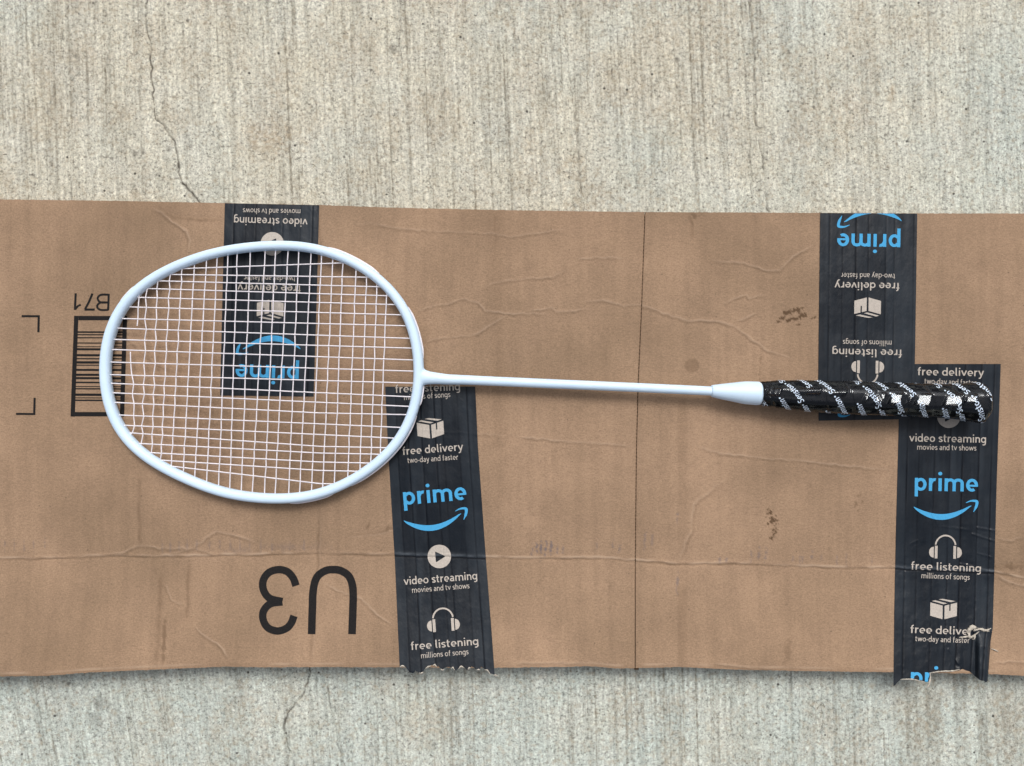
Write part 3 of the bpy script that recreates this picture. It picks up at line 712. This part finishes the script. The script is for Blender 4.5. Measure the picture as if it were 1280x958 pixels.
def small(s, cx, cy, wd, ang=0, flip=False): return ('t', cx, cy, ang, flip, s, wd, 4.8, 0.165)

topf = lambda x: ed(TOPE, x)+0.2
# upper left strip, print upside down
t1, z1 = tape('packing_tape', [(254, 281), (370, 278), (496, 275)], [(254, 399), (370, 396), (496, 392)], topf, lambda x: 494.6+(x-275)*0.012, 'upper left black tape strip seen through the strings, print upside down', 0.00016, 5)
ci = lambda p: p[1] > ed(TOPE, p[0])+0.4
add_print(t1, z1, [small('movies and tv shows', 339.5, 263.6, 72, 1, True), big('video streaming', 338.5, 276, 92, 1.5, True), ('play', 340.3, 305, 1, True), small('two-day and faster', 337, 347.5, 64, 1, True),
                   big('free delivery', 336.5, 359.5, 79, 1.5, True), ('box', 337.7, 387.5, 1, True), ('smile', 335.5, 437, 2, True), ('prime', 334, 464.5, 2, True)], ci)
# lower middle strip, torn at its lower end
def jag2(x):
    t = [(480, 834), (499, 833), (507, 833.6), (512, 841.5), (518, 841.6), (519, 838.5), (527, 842), (533, 833.5), (540, 832), (548, 833), (553, 838), (558, 833.4), (566, 835), (570, 838.4), (578, 832.5), (584, 838), (590, 833), (597, 838), (602, 834), (607, 837), (612, 842), (618, 844), (640, 845)]
    return ed(t, x)+0.7*vnoise(x/1.5, x*0, 77)
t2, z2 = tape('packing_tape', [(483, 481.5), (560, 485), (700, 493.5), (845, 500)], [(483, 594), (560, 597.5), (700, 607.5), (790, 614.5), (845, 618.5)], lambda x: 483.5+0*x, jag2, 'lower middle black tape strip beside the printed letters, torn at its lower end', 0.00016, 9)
c2 = lambda p: p[1] < jag2(np.array(p[0]))-0.6
add_print(t2, z2, [big('free listening', 534.5, 486.2, 81, -2.5), small('millions of songs', 534, 496, 58, -4), ('box', 538, 535.5, -4, False), big('free delivery', 541, 562.6, 76, -4.5), small('two-day and faster', 541, 574.5, 63.5, -4),
                   ('prime', 543.5, 620.2, -5, False), ('smile', 544.5, 645.6, -5, False), ('play', 549.2, 695.8, -4, False), big('video streaming', 550.5, 724.5, 92, -4.5), small('movies and tv shows', 551, 736, 72, -4.5),
                   ('phones', 553.5, 770.5, -4, False), big('free listening', 555.7, 806, 84.5, -4.5), small('millions of songs', 556, 818.2, 59.5, -5)], c2)
# tall strip at the right, its end torn and folded
def jag4(x):
    t = [(1110, 858), (1118, 857.5), (1124, 851), (1127, 848.3), (1133, 848), (1150, 850.5), (1158, 853.5), (1161, 852), (1162.5, 842), (1168, 841), (1180, 840), (1190, 838.5), (1198, 838), (1204, 836.5), (1212, 839.5), (1218, 845), (1224, 849.5), (1233, 853), (1237, 850), (1245, 845)]
    return ed(t, x)+0.5*vnoise(x/1.6, x*0, 78)
def ex4(x, y, s):
    z = 0*x
    lo = np.clip((y-786)/22, 0, 1)
    z = z+0.0050*lo*np.exp(-((x-1229)/8.5)**4)-0.0009*lo*np.exp(-((x-1213)/6)**2)       # folded-over right corner
    z = z+0.0006*np.clip((y-800)/30, 0, 1)*np.exp(-((x-1200)/3)**2)
    z = z+0.0007*np.exp(-((y-789-(x-1225)*0.05)/2.5)**2)*np.clip((x-1205)/10, 0, 1)
    for x0, y0, x1, y1, a in ((1164, 640, 1176, 664, .35), (1176, 658, 1212, 663, .3), (1222, 660, 1245, 664, .7), (1216, 668, 1244, 677, .8), (1138, 680, 1146, 676, .3), (1222, 692, 1240, 697, .5), (1200, 705, 1243, 716, .5), (1198, 830, 1186, 812, .4)):
        L = math.hypot(x1-x0, y1-y0); t = np.clip(((x-x0)*(x1-x0)+(y-y0)*(y1-y0))/L**2, 0, 1); d = np.hypot(x-x0-t*(x1-x0), y-y0-t*(y1-y0))
        z = z+a*0.0007*np.exp(-(d/1.5)**2)-a*0.0004*np.exp(-((d-3.2)/1.6)**2)
    return z+0.00015*fbm(x/9, y/9, 66)*np.clip((y-630)/60, 0, 1)
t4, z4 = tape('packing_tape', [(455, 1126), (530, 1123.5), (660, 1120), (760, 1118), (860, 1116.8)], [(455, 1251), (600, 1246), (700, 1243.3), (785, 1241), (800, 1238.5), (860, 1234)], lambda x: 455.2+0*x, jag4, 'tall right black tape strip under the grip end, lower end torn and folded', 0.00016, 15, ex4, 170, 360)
c4 = lambda p: p[1] < jag4(np.array(p[0]))-0.5
c4b = lambda p: c4(p) and not (p[0] > 1214 and p[1] > 782)
add_print(t4, z4, [big('free delivery', 1188.5, 466.5, 83, 1), small('two-day and faster', 1188, 478.5, 65, 2), ('play', 1186, 520.5, 0, False), big('video streaming', 1184.5, 549.5, 96, 1), small('movies and tv shows', 1183.5, 560.5, 74, 1),
                   ('prime', 1183, 606.2, 1, False), ('smile', 1182.3, 632.5, 1, False), ('phones', 1182, 679.5, 1, False), big('free listening', 1182.5, 710.2, 87.5, 2), small('millions of songs', 1182, 721.6, 60.5, 2),
                   ('box', 1179.5, 761.5, 1, False), big('free delivery', 1181, 789.5, 86, 2), small('two-day and faster', 1178, 800.5, 68, 2), ('prime', 1178, 849, 1, False)], c4b)
# upper right strip, over the top end of the tall one, print upside down
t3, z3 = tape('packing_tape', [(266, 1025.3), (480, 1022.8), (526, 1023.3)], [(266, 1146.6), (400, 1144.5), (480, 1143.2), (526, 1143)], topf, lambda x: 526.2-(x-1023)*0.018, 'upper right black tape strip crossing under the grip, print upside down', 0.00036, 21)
c3 = lambda p: ed(TOPE, p[0])+0.4 < p[1] < 525-(p[0]-1023)*0.018
add_print(t3, z3, [('smile', 1087, 277.6, 1, True), ('prime', 1086, 300.5, 1, True), small('two-day and faster', 1085, 344.3, 67.5, 1, True), big('free delivery', 1083.8, 356.6, 81, 1, True), ('box', 1084.5, 384.8, 1, True),
                   small('millions of songs', 1084, 428, 61, 1, True), big('free listening', 1084, 440, 87, 1, True), ('phones', 1084.5, 470, 1, True), ], c3)
add_print(t3, z3, [('smile', 1088, 516, 4, True)], lambda p: c3(p) and p[1] > 505 and p[0] < 1066)

# torn paper fibre along the ragged tape ends
def scrap(name, pts, wd, parent, zf, off, lift=0.0, label=None):
    p = spline(pts, 6); r = np.random.default_rng(int(pts[0][0]*7+pts[0][1])); ww = np.interp(np.linspace(0, 1, len(p)), [0, .5, 1], [0.35, 1, 0.3])*wd*(1+0.35*r.uniform(-1, 1, len(p)))
    V, F = ribbon(p, ww); n = len(p)
    Z = zf(V[:, 0], V[:, 1], off)+lift*np.r_[np.sin(np.linspace(0, math.pi, n)), np.sin(np.linspace(0, math.pi, n))]
    Z[:n] += 0.00012*wd/3
    wx, wy = at(V[:, 0], V[:, 1], Z); T = np.stack([wx, wy, Z], 1); B = T.copy(); B[:, 2] -= 0.0003
    Fa = list(F)+[tuple(i+2*n for i in f[::-1]) for f in F]+[(i, 2*n+i, 2*n+i+1, i+1) for i in range(n-1)]+[(n+i, n+i+1, 3*n+i+1, 3*n+i) for i in range(n-1)]
    return mesh_obj(name, np.vstack([T, B]), Fa, M_TORN, parent, label=label)
for i, (x0, x1) in enumerate(((500, 506), (524, 529), (532, 539), (541, 546), (551, 555), (564, 568), (573, 580), (585, 588), (596, 600), (606, 613), (617, 622))):
    ym = lambda x: float(jag2(np.array(float(x))))
    scrap('torn_fringe', [(x0, ym(x0)+0.6), ((x0+x1)/2, ym((x0+x1)/2)-0.9+(i % 3)*0.5), (x1, ym(x1)+0.9)], 1.9, t2, z2, 0.0003)
jm = lambda x: float(jag4(np.array(float(x))))
for pts, wd in (([(1126, jm(1126)+.5), (1140, jm(1140)+.6), (1156, jm(1156)+.5)], 1.5), ([(1162.5, 841), (1163.2, 848), (1161, 857), (1158, 860)], 2.2), ([(1163, 841.5), (1175, 839.6), (1190, 839), (1200, 837)], 2.0),
                ([(1209, 792), (1213, 786), (1218, 784), (1219, 789)], 5.5), ([(1210, 790), (1213, 797), (1219, 793)], 3.2), ([(1217, 789), (1225, 786.5), (1233, 788), (1239, 785.5)], 2.8),
                ([(1224, 790), (1219, 794), (1218, 799), (1215, 799)], 2.2), ([(1199, 797), (1206, 796.5), (1213, 795)], 2.2), ([(1222, 785), (1229, 788.5), (1237, 789.5)], 1.3), ([(1239, 811), (1243, 812.4), (1248, 815)], 1.5)):
    scrap('torn_fringe', pts, wd, t4, z4 if pts[0][0] < 1238 else (lambda x, y, o=0: card_field(x, y)+o), 0.0005, 0.0004)

# ------------------------------------------------------------------ badminton racket
rk = empty('badminton_racket')
rk['label'] = 'pale blue-white badminton racket with black wrapped grip lying on the cardboard'; rk['category'] = 'badminton racket'
def zax(px): return ZR+0.0058+(np.asarray(px, float)-126)*(0.0152-0.0058)/(1225-126)

OUT = [(140.8, 394.5), (152.9, 374.4), (167.1, 360), (185.8, 344.8), (207.7, 332.2), (229.6, 322.9), (259.3, 313.4), (279.6, 308.1), (304.8, 304.2), (332.2, 301.8), (365.1, 301.9), (389.3, 304.8), (401.9, 307), (423.9, 313.6), (445.8, 324), (467.7, 338.2), (489.6, 356.3), (506, 376.6), (517.3, 400), (524.0, 417.5), (527.8, 436.2), (529.4, 452), (529.4, 480),
       (527, 497), (521.5, 516), (510.6, 543.9), (493, 567), (477.7, 580.5), (462, 593), (448, 603.5), (425, 614.5), (389.3, 625.4), (368.4, 628.8), (335.5, 629.6), (302.6, 626.1), (269.7, 619.5), (250, 611.8), (222, 600.5), (192.4, 584.5), (160.6, 559), (136.4, 522.8), (128.2, 494.3), (126, 475), (125.5, 457.4), (126.8, 439.8), (131.6, 414)]
OC = np.array(OUT); cxy = np.array([328., 465.])
th = np.arctan2(OC[:, 1]-cxy[1], (OC[:, 0]-cxy[0])); rr = np.hypot(*(OC-cxy).T)
KH = 8
A = np.column_stack([np.ones_like(th)]+[f(k*th) for k in range(1, KH+1) for f in (np.cos, np.sin)])
cf = np.linalg.solve(A.T@A+1e-3*np.diag([0]+[k**3 for k in range(1, KH+1) for _ in (0, 1)]), A.T@rr)
NT_ = 360; tt = np.linspace(0, 2*math.pi, NT_, endpoint=False)
Rr = np.column_stack([np.ones_like(tt)]+[f(k*tt) for k in range(1, KH+1) for f in (np.cos, np.sin)])@cf
OX = cxy[0]+Rr*np.cos(tt); OY = cxy[1]+Rr*np.sin(tt)
# tube half width in px (wider at the far tip and at the throat)
HW = 6.0+0.7*np.clip(-np.cos(tt), 0, 1)**4+0.5*np.clip(np.cos(tt), 0, 1)**8+0.35*np.clip(np.sin(tt), 0, 1)
tx = np.roll(OX, -1)-np.roll(OX, 1); ty = np.roll(OY, -1)-np.roll(OY, 1); L = np.hypot(tx, ty); nx_, ny_ = ty/L, -tx/L
CX = OX-nx_*HW; CY = OY-ny_*HW
CZ = zax(CX)
def frame_mesh():
    K = 20; V = []
    for i in range(NT_):
        wx, wy = at(CX[i], CY[i], CZ[i]); hw = HW[i]*S; hh = 0.0047
        for j in range(K):
            a = 2*math.pi*j/K; c, s = math.cos(a), math.sin(a)
            e = 0.86
            q = hw*math.copysign(abs(c)**e, c); z = hh*math.copysign(abs(s)**e, s)
            V.append((wx+nx_[i]*q, wy-ny_[i]*q, CZ[i]+z))
    return V, grid_faces(NT_+1, K, True) % (NT_*K)
V, F = frame_mesh()
F = F[:, ::-1]

def loft(secs, K=24, sup=1.0, cap=True):
    """secs: (px, py, half width px, half height m) along the axis"""
    V = []; n = len(secs)
    P = np.array([[*at(a, b, zax(a)), zax(a)] for a, b, *_ in secs], float)
    T = np.gradient(P, axis=0); T /= np.linalg.norm(T, axis=1)[:, None]
    for i, sc in enumerate(secs):
        u = np.cross([0, 0, 1], T[i]); u /= np.linalg.norm(u); v = np.cross(T[i], u)
        hw = sc[2]*S; hh = sc[3] if len(sc) > 3 and sc[3] else hw
        for j in range(K):
            a = 2*math.pi*j/K; c, s = math.cos(a), math.sin(a)
            V.append(P[i]+u*hw*math.copysign(abs(c)**sup, c)+v*hh*math.copysign(abs(s)**sup, s))
    F = [tuple(f) for f in grid_faces(n, K, True)]
    if cap: F += [tuple(range(K)), tuple(range((n-1)*K+K-1, (n-1)*K-1, -1))]
    return np.array(V), F
def sm(tab, n):
    a = np.array([[q if q is not None else 0 for q in t] for t in tab], float); x = np.linspace(a[0, 0], a[-1, 0], n)
    return [tuple([xx]+[float(np.interp(xx, a[:, 0], a[:, k])) for k in range(1, a.shape[1])]) for xx in x]
j = sm([(521, 471.5, 20, .0036), (523.5, 471.6, 16.5, .0040), (526, 471.7, 13.6, .0043), (529, 471.9, 11.0, .0044), (532, 472.1, 9.3, .0044), (536, 472.5, 8.2, .0043), (545, 473.2, 7.3, .0042), (560, 474.5, 6.5, .0040), (585, 475.3, 5.9, .0035), (612, 476.5, 4.9, .0028)], 60)
Vj, Fj = loft(j, 24)
V, F = join([(V, [tuple(int(i) for i in f) for f in F]), (Vj, Fj)])
frame = mesh_obj('frame', V, F, M_PAINT, rk)
md = frame.modifiers.new('skin', 'REMESH'); md.mode = 'VOXEL'; md.voxel_size = 0.00055; md.use_smooth_shade = True
ms = frame.modifiers.new('ease', 'SMOOTH'); ms.factor = 0.5; ms.iterations = 14
mesh_obj('shaft', *loft(sm([(566, 474.7, 5.9), (580, 475.1, 5.95), (600, 475.95, 5.75), (700, 480.4, 5.65), (800, 484.8, 5.6), (893, 489.2, 5.6)], 60)), M_PAINT, rk)
mesh_obj('grip_cone', *loft(sm([(889, 489.0, 6.2), (889.3, 489, 7.0), (890.4, 489, 7.4), (900, 489.6, 9.2), (925, 490.8, 13.1), (928, 491, 13.6), (932, 491.2, 14.0), (946, 491.9, 14.5), (949, 492, 14.2), (951, 492, 12.8), (952, 492, 10)], 90), 40), M_PAINT, rk)

GR = [(947, 492, 13.2), (951, 492.1, 14.8), (956, 492.4, 15.6), (970, 493, 17.8), (1000, 494.6, 19.8), (1030, 496.1, 20.8), (1060, 497.4, 21.3), (1150, 500.4, 21.5), (1180, 501.6, 22), (1194, 502.2, 23), (1208, 503.0, 24.6), (1216, 503.4, 25.8), (1221, 503.7, 26.0), (1225, 503.9, 25.0), (1227.6, 504.0, 22.8), (1228.9, 504.1, 19.5), (1229.6, 504.1, 8)]
ga = np.array(GR)
def grip_point(px, a, extra=0.0):
    """point on the octagonal handle; a = angle from the top, towards the lower edge of the photo"""
    px = np.asarray(px, float); a = np.asarray(a, float)
    py = np.interp(px, ga[:, 0], ga[:, 1]); r = np.interp(px, ga[:, 0], ga[:, 2])*S*0.972
    m = (a+math.pi/8) % (math.pi/4)-math.pi/8
    oct_ = np.minimum(1/np.cos(m), 1.045); r = r*(0.965*oct_)+extra
    z0 = zax(px); cx, cy = at(px, py, z0)
    return np.stack([cx, cy-r*np.sin(a), z0+r*np.cos(a)], -1)
def wrap_mesh(name, mat, parent, extra, nx, na, fn):
    px = np.concatenate([np.linspace(947, 1215, nx-30), np.linspace(1216, 1229.6, 30)])[:, None]; a = np.linspace(0, 2*math.pi, na, endpoint=False)[None, :]
    P, A_ = np.broadcast_arrays(px, a); V = grip_point(P, A_, extra+fn(P, A_))
    F = grid_faces(len(px), na, True)[:, ::-1]
    cap = tuple(range((len(px)-1)*na, len(px)*na))
    F = [tuple(f) for f in F]+[cap]
    return mesh_obj(name, V.reshape(-1, 3), F, mat, parent)
def wrapf(P, A_):      # overlapping spiral of the grip tape
    t = ((P-947)/33.0-A_/(2*math.pi)) % 1.0
    return -0.0005*np.exp(-((np.minimum(t, 1-t))/0.06)**2)-0.0003*t
grip = wrap_mesh('grip', M_GRIP, rk, -0.0007, 260, 64, wrapf)
def filmf(P, A_):
    w_ = A_*21.5
    per = lambda sc, sd: vnoise(P/sc, 3+3*np.cos(A_)*21.5/sc, sd)*0.6+vnoise(P/sc+7, 3+3*np.sin(A_)*21.5/sc, sd+1)*0.6
    z = 0.00022*per(22, 101)+0.00005*per(9, 103)
    # wrinkles running round the handle where the film shrank over the spiral edges
    t = ((P-958)/33.0-A_/(2*math.pi)) % 1.0
    z = z-0.00035*np.exp(-(np.minimum(t, 1-t)/0.045)**2)
    z = z+0.0004*np.clip((968-P)/20, 0, 1)*np.sin(P*1.1+5*np.sin(A_*2))
    a0 = (A_+math.pi) % (2*math.pi)-math.pi
    for cx, a, lx, la in ((1090, -.05, 6.5, .22), (1109, -.03, 7.5, .24), (1143, -.02, 9.5, .28), (1179, -.06, 11, .28), (1074, -.10, 3.5, .18), (1200, -.16, 7, .17), (1127, -.05, 3, .18), (1040, -.30, 10, .09), (1003, -.30, 16, .09), (962, -.16, 9, .16)):
        hh = 7.7*la
        q = np.clip((a0-(a-la))/(2*la), 0, 1.0)                                   # rises towards the lower side, then drops
        side = np.clip((lx-np.abs(P-cx+(a0-a)*9))/2.2, 0, 1)
        z = z+side*0.21*S*(P-cx+(a0-a)*9+lx)*np.clip(1-np.maximum(a0-a-la, 0)/0.16, 0, 1)*np.clip(1-np.maximum(a-la-a0, 0)/0.12, 0, 1)
        z = z+hh*0.001*side*np.where(a0 < a+la, q, np.clip(1-(a0-a-la)/0.16, 0, 1))
    return z
film = wrap_mesh('plastic_film', M_FILM, rk, 0.0001, 420, 160, filmf)
film['label'] = 'clear glossy film printed with repeated white words, tight over the black grip'

# word printed over and over, diagonally, on the film
WV, WF = text2d('Senston', 0.19, 0.07); WV = WV.copy(); WV[:, 0] -= WV[:, 0].min(); wl = WV[:, 0].max()
ln = 30.0; hg = 5.5                                    # px along the word, px of x-height
wv2, wf2 = refine(np.column_stack([WV[:, 0]*ln/wl, WV[:, 1]*hg, WV[:, 2]]), WF, 1.6)
base2 = wv2
dot, dof = disc(0, 0, 1.15, 10)
ang = math.radians(57)                                 # unrolled slope of the lines of words
dirx, dirw = -math.cos(ang), -math.sin(ang)            # words run up and to the left
upx, upw = -math.sin(ang)*-1, -math.cos(ang)           # their tops face down and right side
CIRC = 2*math.pi*21.2
def put_word(V2, F2, u0, w0):
    u = u0+V2[:, 0]*dirx+V2[:, 1]*(-math.sin(ang)); wv = w0+V2[:, 0]*dirw+V2[:, 1]*(math.cos(ang))
    P = u; A_ = wv/21.2
    if P.min() < 950 or P.max() > 1226.5: 
        keepv = (P > 950) & (P < 1226.5)
    else: keepv = np.ones(len(P), bool)
    if not keepv.any(): return
    F3 = [f for f in F2 if all(keepv[i] for i in f)]
    if not F3: return
    Pc = np.clip(P, 948, 1228)
    V3 = grip_point(Pc, A_, 0.0001+filmf(Pc, A_)+0.00022+(V2[:, 2]*S if V2.shape[1] > 2 else 0))
    mesh_obj('film_word', V3, F3, M_WHT, film)
step = 37.5
wr_ = np.random.default_rng(8)
for row in range(-2, 14):
    u_row = 957+row*24.3+wr_.uniform(-3.5, 3.5)
    for kk in range(-2, 3):
        s0 = kk*step+((row*9.7) % step)+wr_.uniform(-1.5, 1.5)
        u0 = u_row-s0*dirx*-1*-1 if False else u_row+12-(-s0)*math.cos(ang)*1.0
        w0 = s0*math.sin(ang)
        if abs(w0) > CIRC*0.40 or wr_.random() < 0.16: continue
        put_word(base2, wf2, u0, w0)
        put_word(dot+np.array([ln+2.6, 4.0]), dof, u0, w0)

# strings -------------------------------------------------------------
MA = [335, 344, 353, 363.2, 374.4, 386.8, 401.2, 414.4, 428, 441.3, 456.5, 472, 484.8, 496.7, 509.2, 523.9, 536.8, 548.2, 559.1, 570, 579.2, 588.2]
MB = [330.5, 345.8, 356.4, 367, 378, 390.5, 404.4, 418.8, 431.7, 445.7, 460.3, 475.5, 490.5, 502.5, 515.7, 529.5, 542.8, 557.2, 565.8, 577, 587.4, 603]
CA = [182.3, 195.4, 210.1, 224.4, 239.5, 254.3, 268.1, 281.8, 294.1, 309.8, 327.1, 340.8, 355.8, 370, 385, 398.6, 412.9, 426, 442.7, 456.5, 469.9, 482]
CB = [178, 190.7, 202.8, 216.5, 231.6, 246.6, 261.3, 276, 289.5, 304.3, 319.3, 334.2, 347.9, 364, 378, 392.4, 406.4, 420.5, 436.9, 451.4, 464.8, 476.2]
def my(i, x):
    k = (MB[i]-MA[i])/126
    if abs(k) > 0.05: return np.where(x < 322, MA[i]+k*(x-259), MA[i]+k*63+(k*0.35+0.006)*(x-322)+(k*0.65-0.006)*63*np.clip((x-322)/63, 0, 1)) if False else MA[i]+k*(np.minimum(x, 400)-259)*1.0+0.02*np.maximum(x-400, 0)
    return MA[i]+k*(x-259)
def cxx(j, y): return CA[j]+(CB[j]-CA[j])/145*(y-395)
def inside(x, y, mg):
    a = np.arctan2(y-cxy[1], x-cxy[0]) % (2*math.pi)
    R_ = np.interp(a, np.r_[tt, 2*math.pi], np.r_[Rr, Rr[0]])
    return np.hypot(x-cxy[0], y-cxy[1]) < R_-mg
def zs(px): return zax(px)+0.0004
def tube(pts, r, K=6):
    P = np.array(pts); T = np.gradient(P, axis=0); T /= np.linalg.norm(T, axis=1)[:, None]
    u = np.cross(T, [0, 0, 1.]); u /= np.linalg.norm(u, axis=1)[:, None]; v = np.cross(u, T)
    a = np.linspace(0, 2*math.pi, K, endpoint=False)
    V = P[:, None]+r*(u[:, None]*np.cos(a)[None, :, None]+v[:, None]*np.sin(a)[None, :, None])
    return V.reshape(-1, 3), grid_faces(len(P), K, True)
SR = 0.00046
ends = []
def string(xy, amp):
    V = []
    for (x, y), a in zip(xy, amp):
        z = zs(x)+a; q = at(x, y, z); V.append((float(q[0]), float(q[1]), float(z)))
    v, f = tube(V, SR); mesh_obj('string', v, f, M_STR, rk)
XX = np.linspace(120, 535, 831); YY = np.linspace(295, 635, 681)
for i in range(22):
    y = my(i, XX); ins = inside(XX, y, 7.5); xs_ = XX[ins]; x0, x1 = xs_.min(), xs_.max()
    cr = [(float(np.interp(my(i, 330), [300, 630], [cxx(j, 300), cxx(j, 630)])), j) for j in range(22)]
    pts = [(x0, 0.)]+[(x, -0.00028*(1 if (i+j) % 2 else -1)) for x, j in cr if x0+2 < x < x1-2]+[(x1, 0.)]
    xs2 = np.linspace(x0, x1, 120); am = np.interp(xs2, [p[0] for p in pts], [p[1] for p in pts])
    yy = my(i, xs2)
    string(list(zip(xs2, yy)), am); ends += [(x0, float(my(i, x0)), 1, 0.0), (x1, float(my(i, x1)), -1, 0.0)]
for j in range(22):
    x = cxx(j, YY); ins = inside(x, YY, 7.5); ys_ = YY[ins]; y0, y1 = ys_.min(), ys_.max()
    cr = [(float(my(i, cxx(j, MA[i]))), i) for i in range(22)]
    kz = [(y0, 0.)]+[(y, 0.00042*(1 if (i+j) % 2 else -1)) for y, i in cr if y0+2 < y < y1-2]+[(y1, 0.)]
    wig = max(0.12, 1.0-0.2*j); r = np.random.default_rng(j)
    kx = [(a, (0.9*wig*np.sign(b)*(1 if b else 0)+0.35*r.uniform(-1, 1)) if 0 < n_ < len(kz)-1 else 0) for n_, (a, b) in enumerate(kz)]
    ys2 = np.linspace(y0, y1, 110); am = np.interp(ys2, [p[0] for p in kz], [p[1] for p in kz]); wx_ = np.interp(ys2, [p[0] for p in kx], [p[1] for p in kx])
    string(list(zip(cxx(j, ys2)+wx_, ys2)), am); ends += [(float(cxx(j, y0)), y0, 0, 1), (float(cxx(j, y1)), y1, 0, -1)]
for pts in ([(174.6, 363), (174, 371), (173.4, 378), (172.7, 386), (172.5, 397), (171.4, 407.5)], [(163, 440), (163.4, 453), (164.6, 467), (167, 480), (165.6, 493), (167.6, 506), (167.2, 520), (168, 532), (165.4, 541), (163.4, 543.5)]):
    p = spline(pts, 5); string(p, [0.0003*math.sin(k*0.55) for k in range(len(p))])

# grommets: small sleeves where the strings enter, and the string runs outside the hoop
gv = []
for x, y, dx, dy in ends:
    a = []
    for s in np.linspace(-1, 4.6, 4):
        z = float(zs(x)); q = at(x+dx*s, y+dy*s, z); a.append((float(q[0]), float(q[1]), z))
    v, f = tube(a, 0.00095, 8); gv.append((v, [tuple(q) for q in f]+[tuple(range(3*8, 4*8))]))
V, F = join(gv); mesh_obj('grommets', V, F, M_PAINT, rk, kind='stuff')
for a0, a1 in ((-24, -5), (4, 12), (16, 52), (60, 78), (-62, -40), (206, 214)):
    idx = [int(round(q)) % 360 for q in np.arange(a0, a1+1)]
    P = []
    for n_, i in enumerate(idx):
        e = math.sin(math.pi*n_/(len(idx)-1)); o_ = -1.2+2.4*min(1, e*2.2)
        z = CZ[i]-0.0006; q = at(OX[i]+nx_[i]*o_*0.45, OY[i]+ny_[i]*o_*0.45, z); P.append((float(q[0]), float(q[1]), z))
    v, f = tube(P, 0.0007, 8); mesh_obj('outer_string', v, f, M_STR, rk)
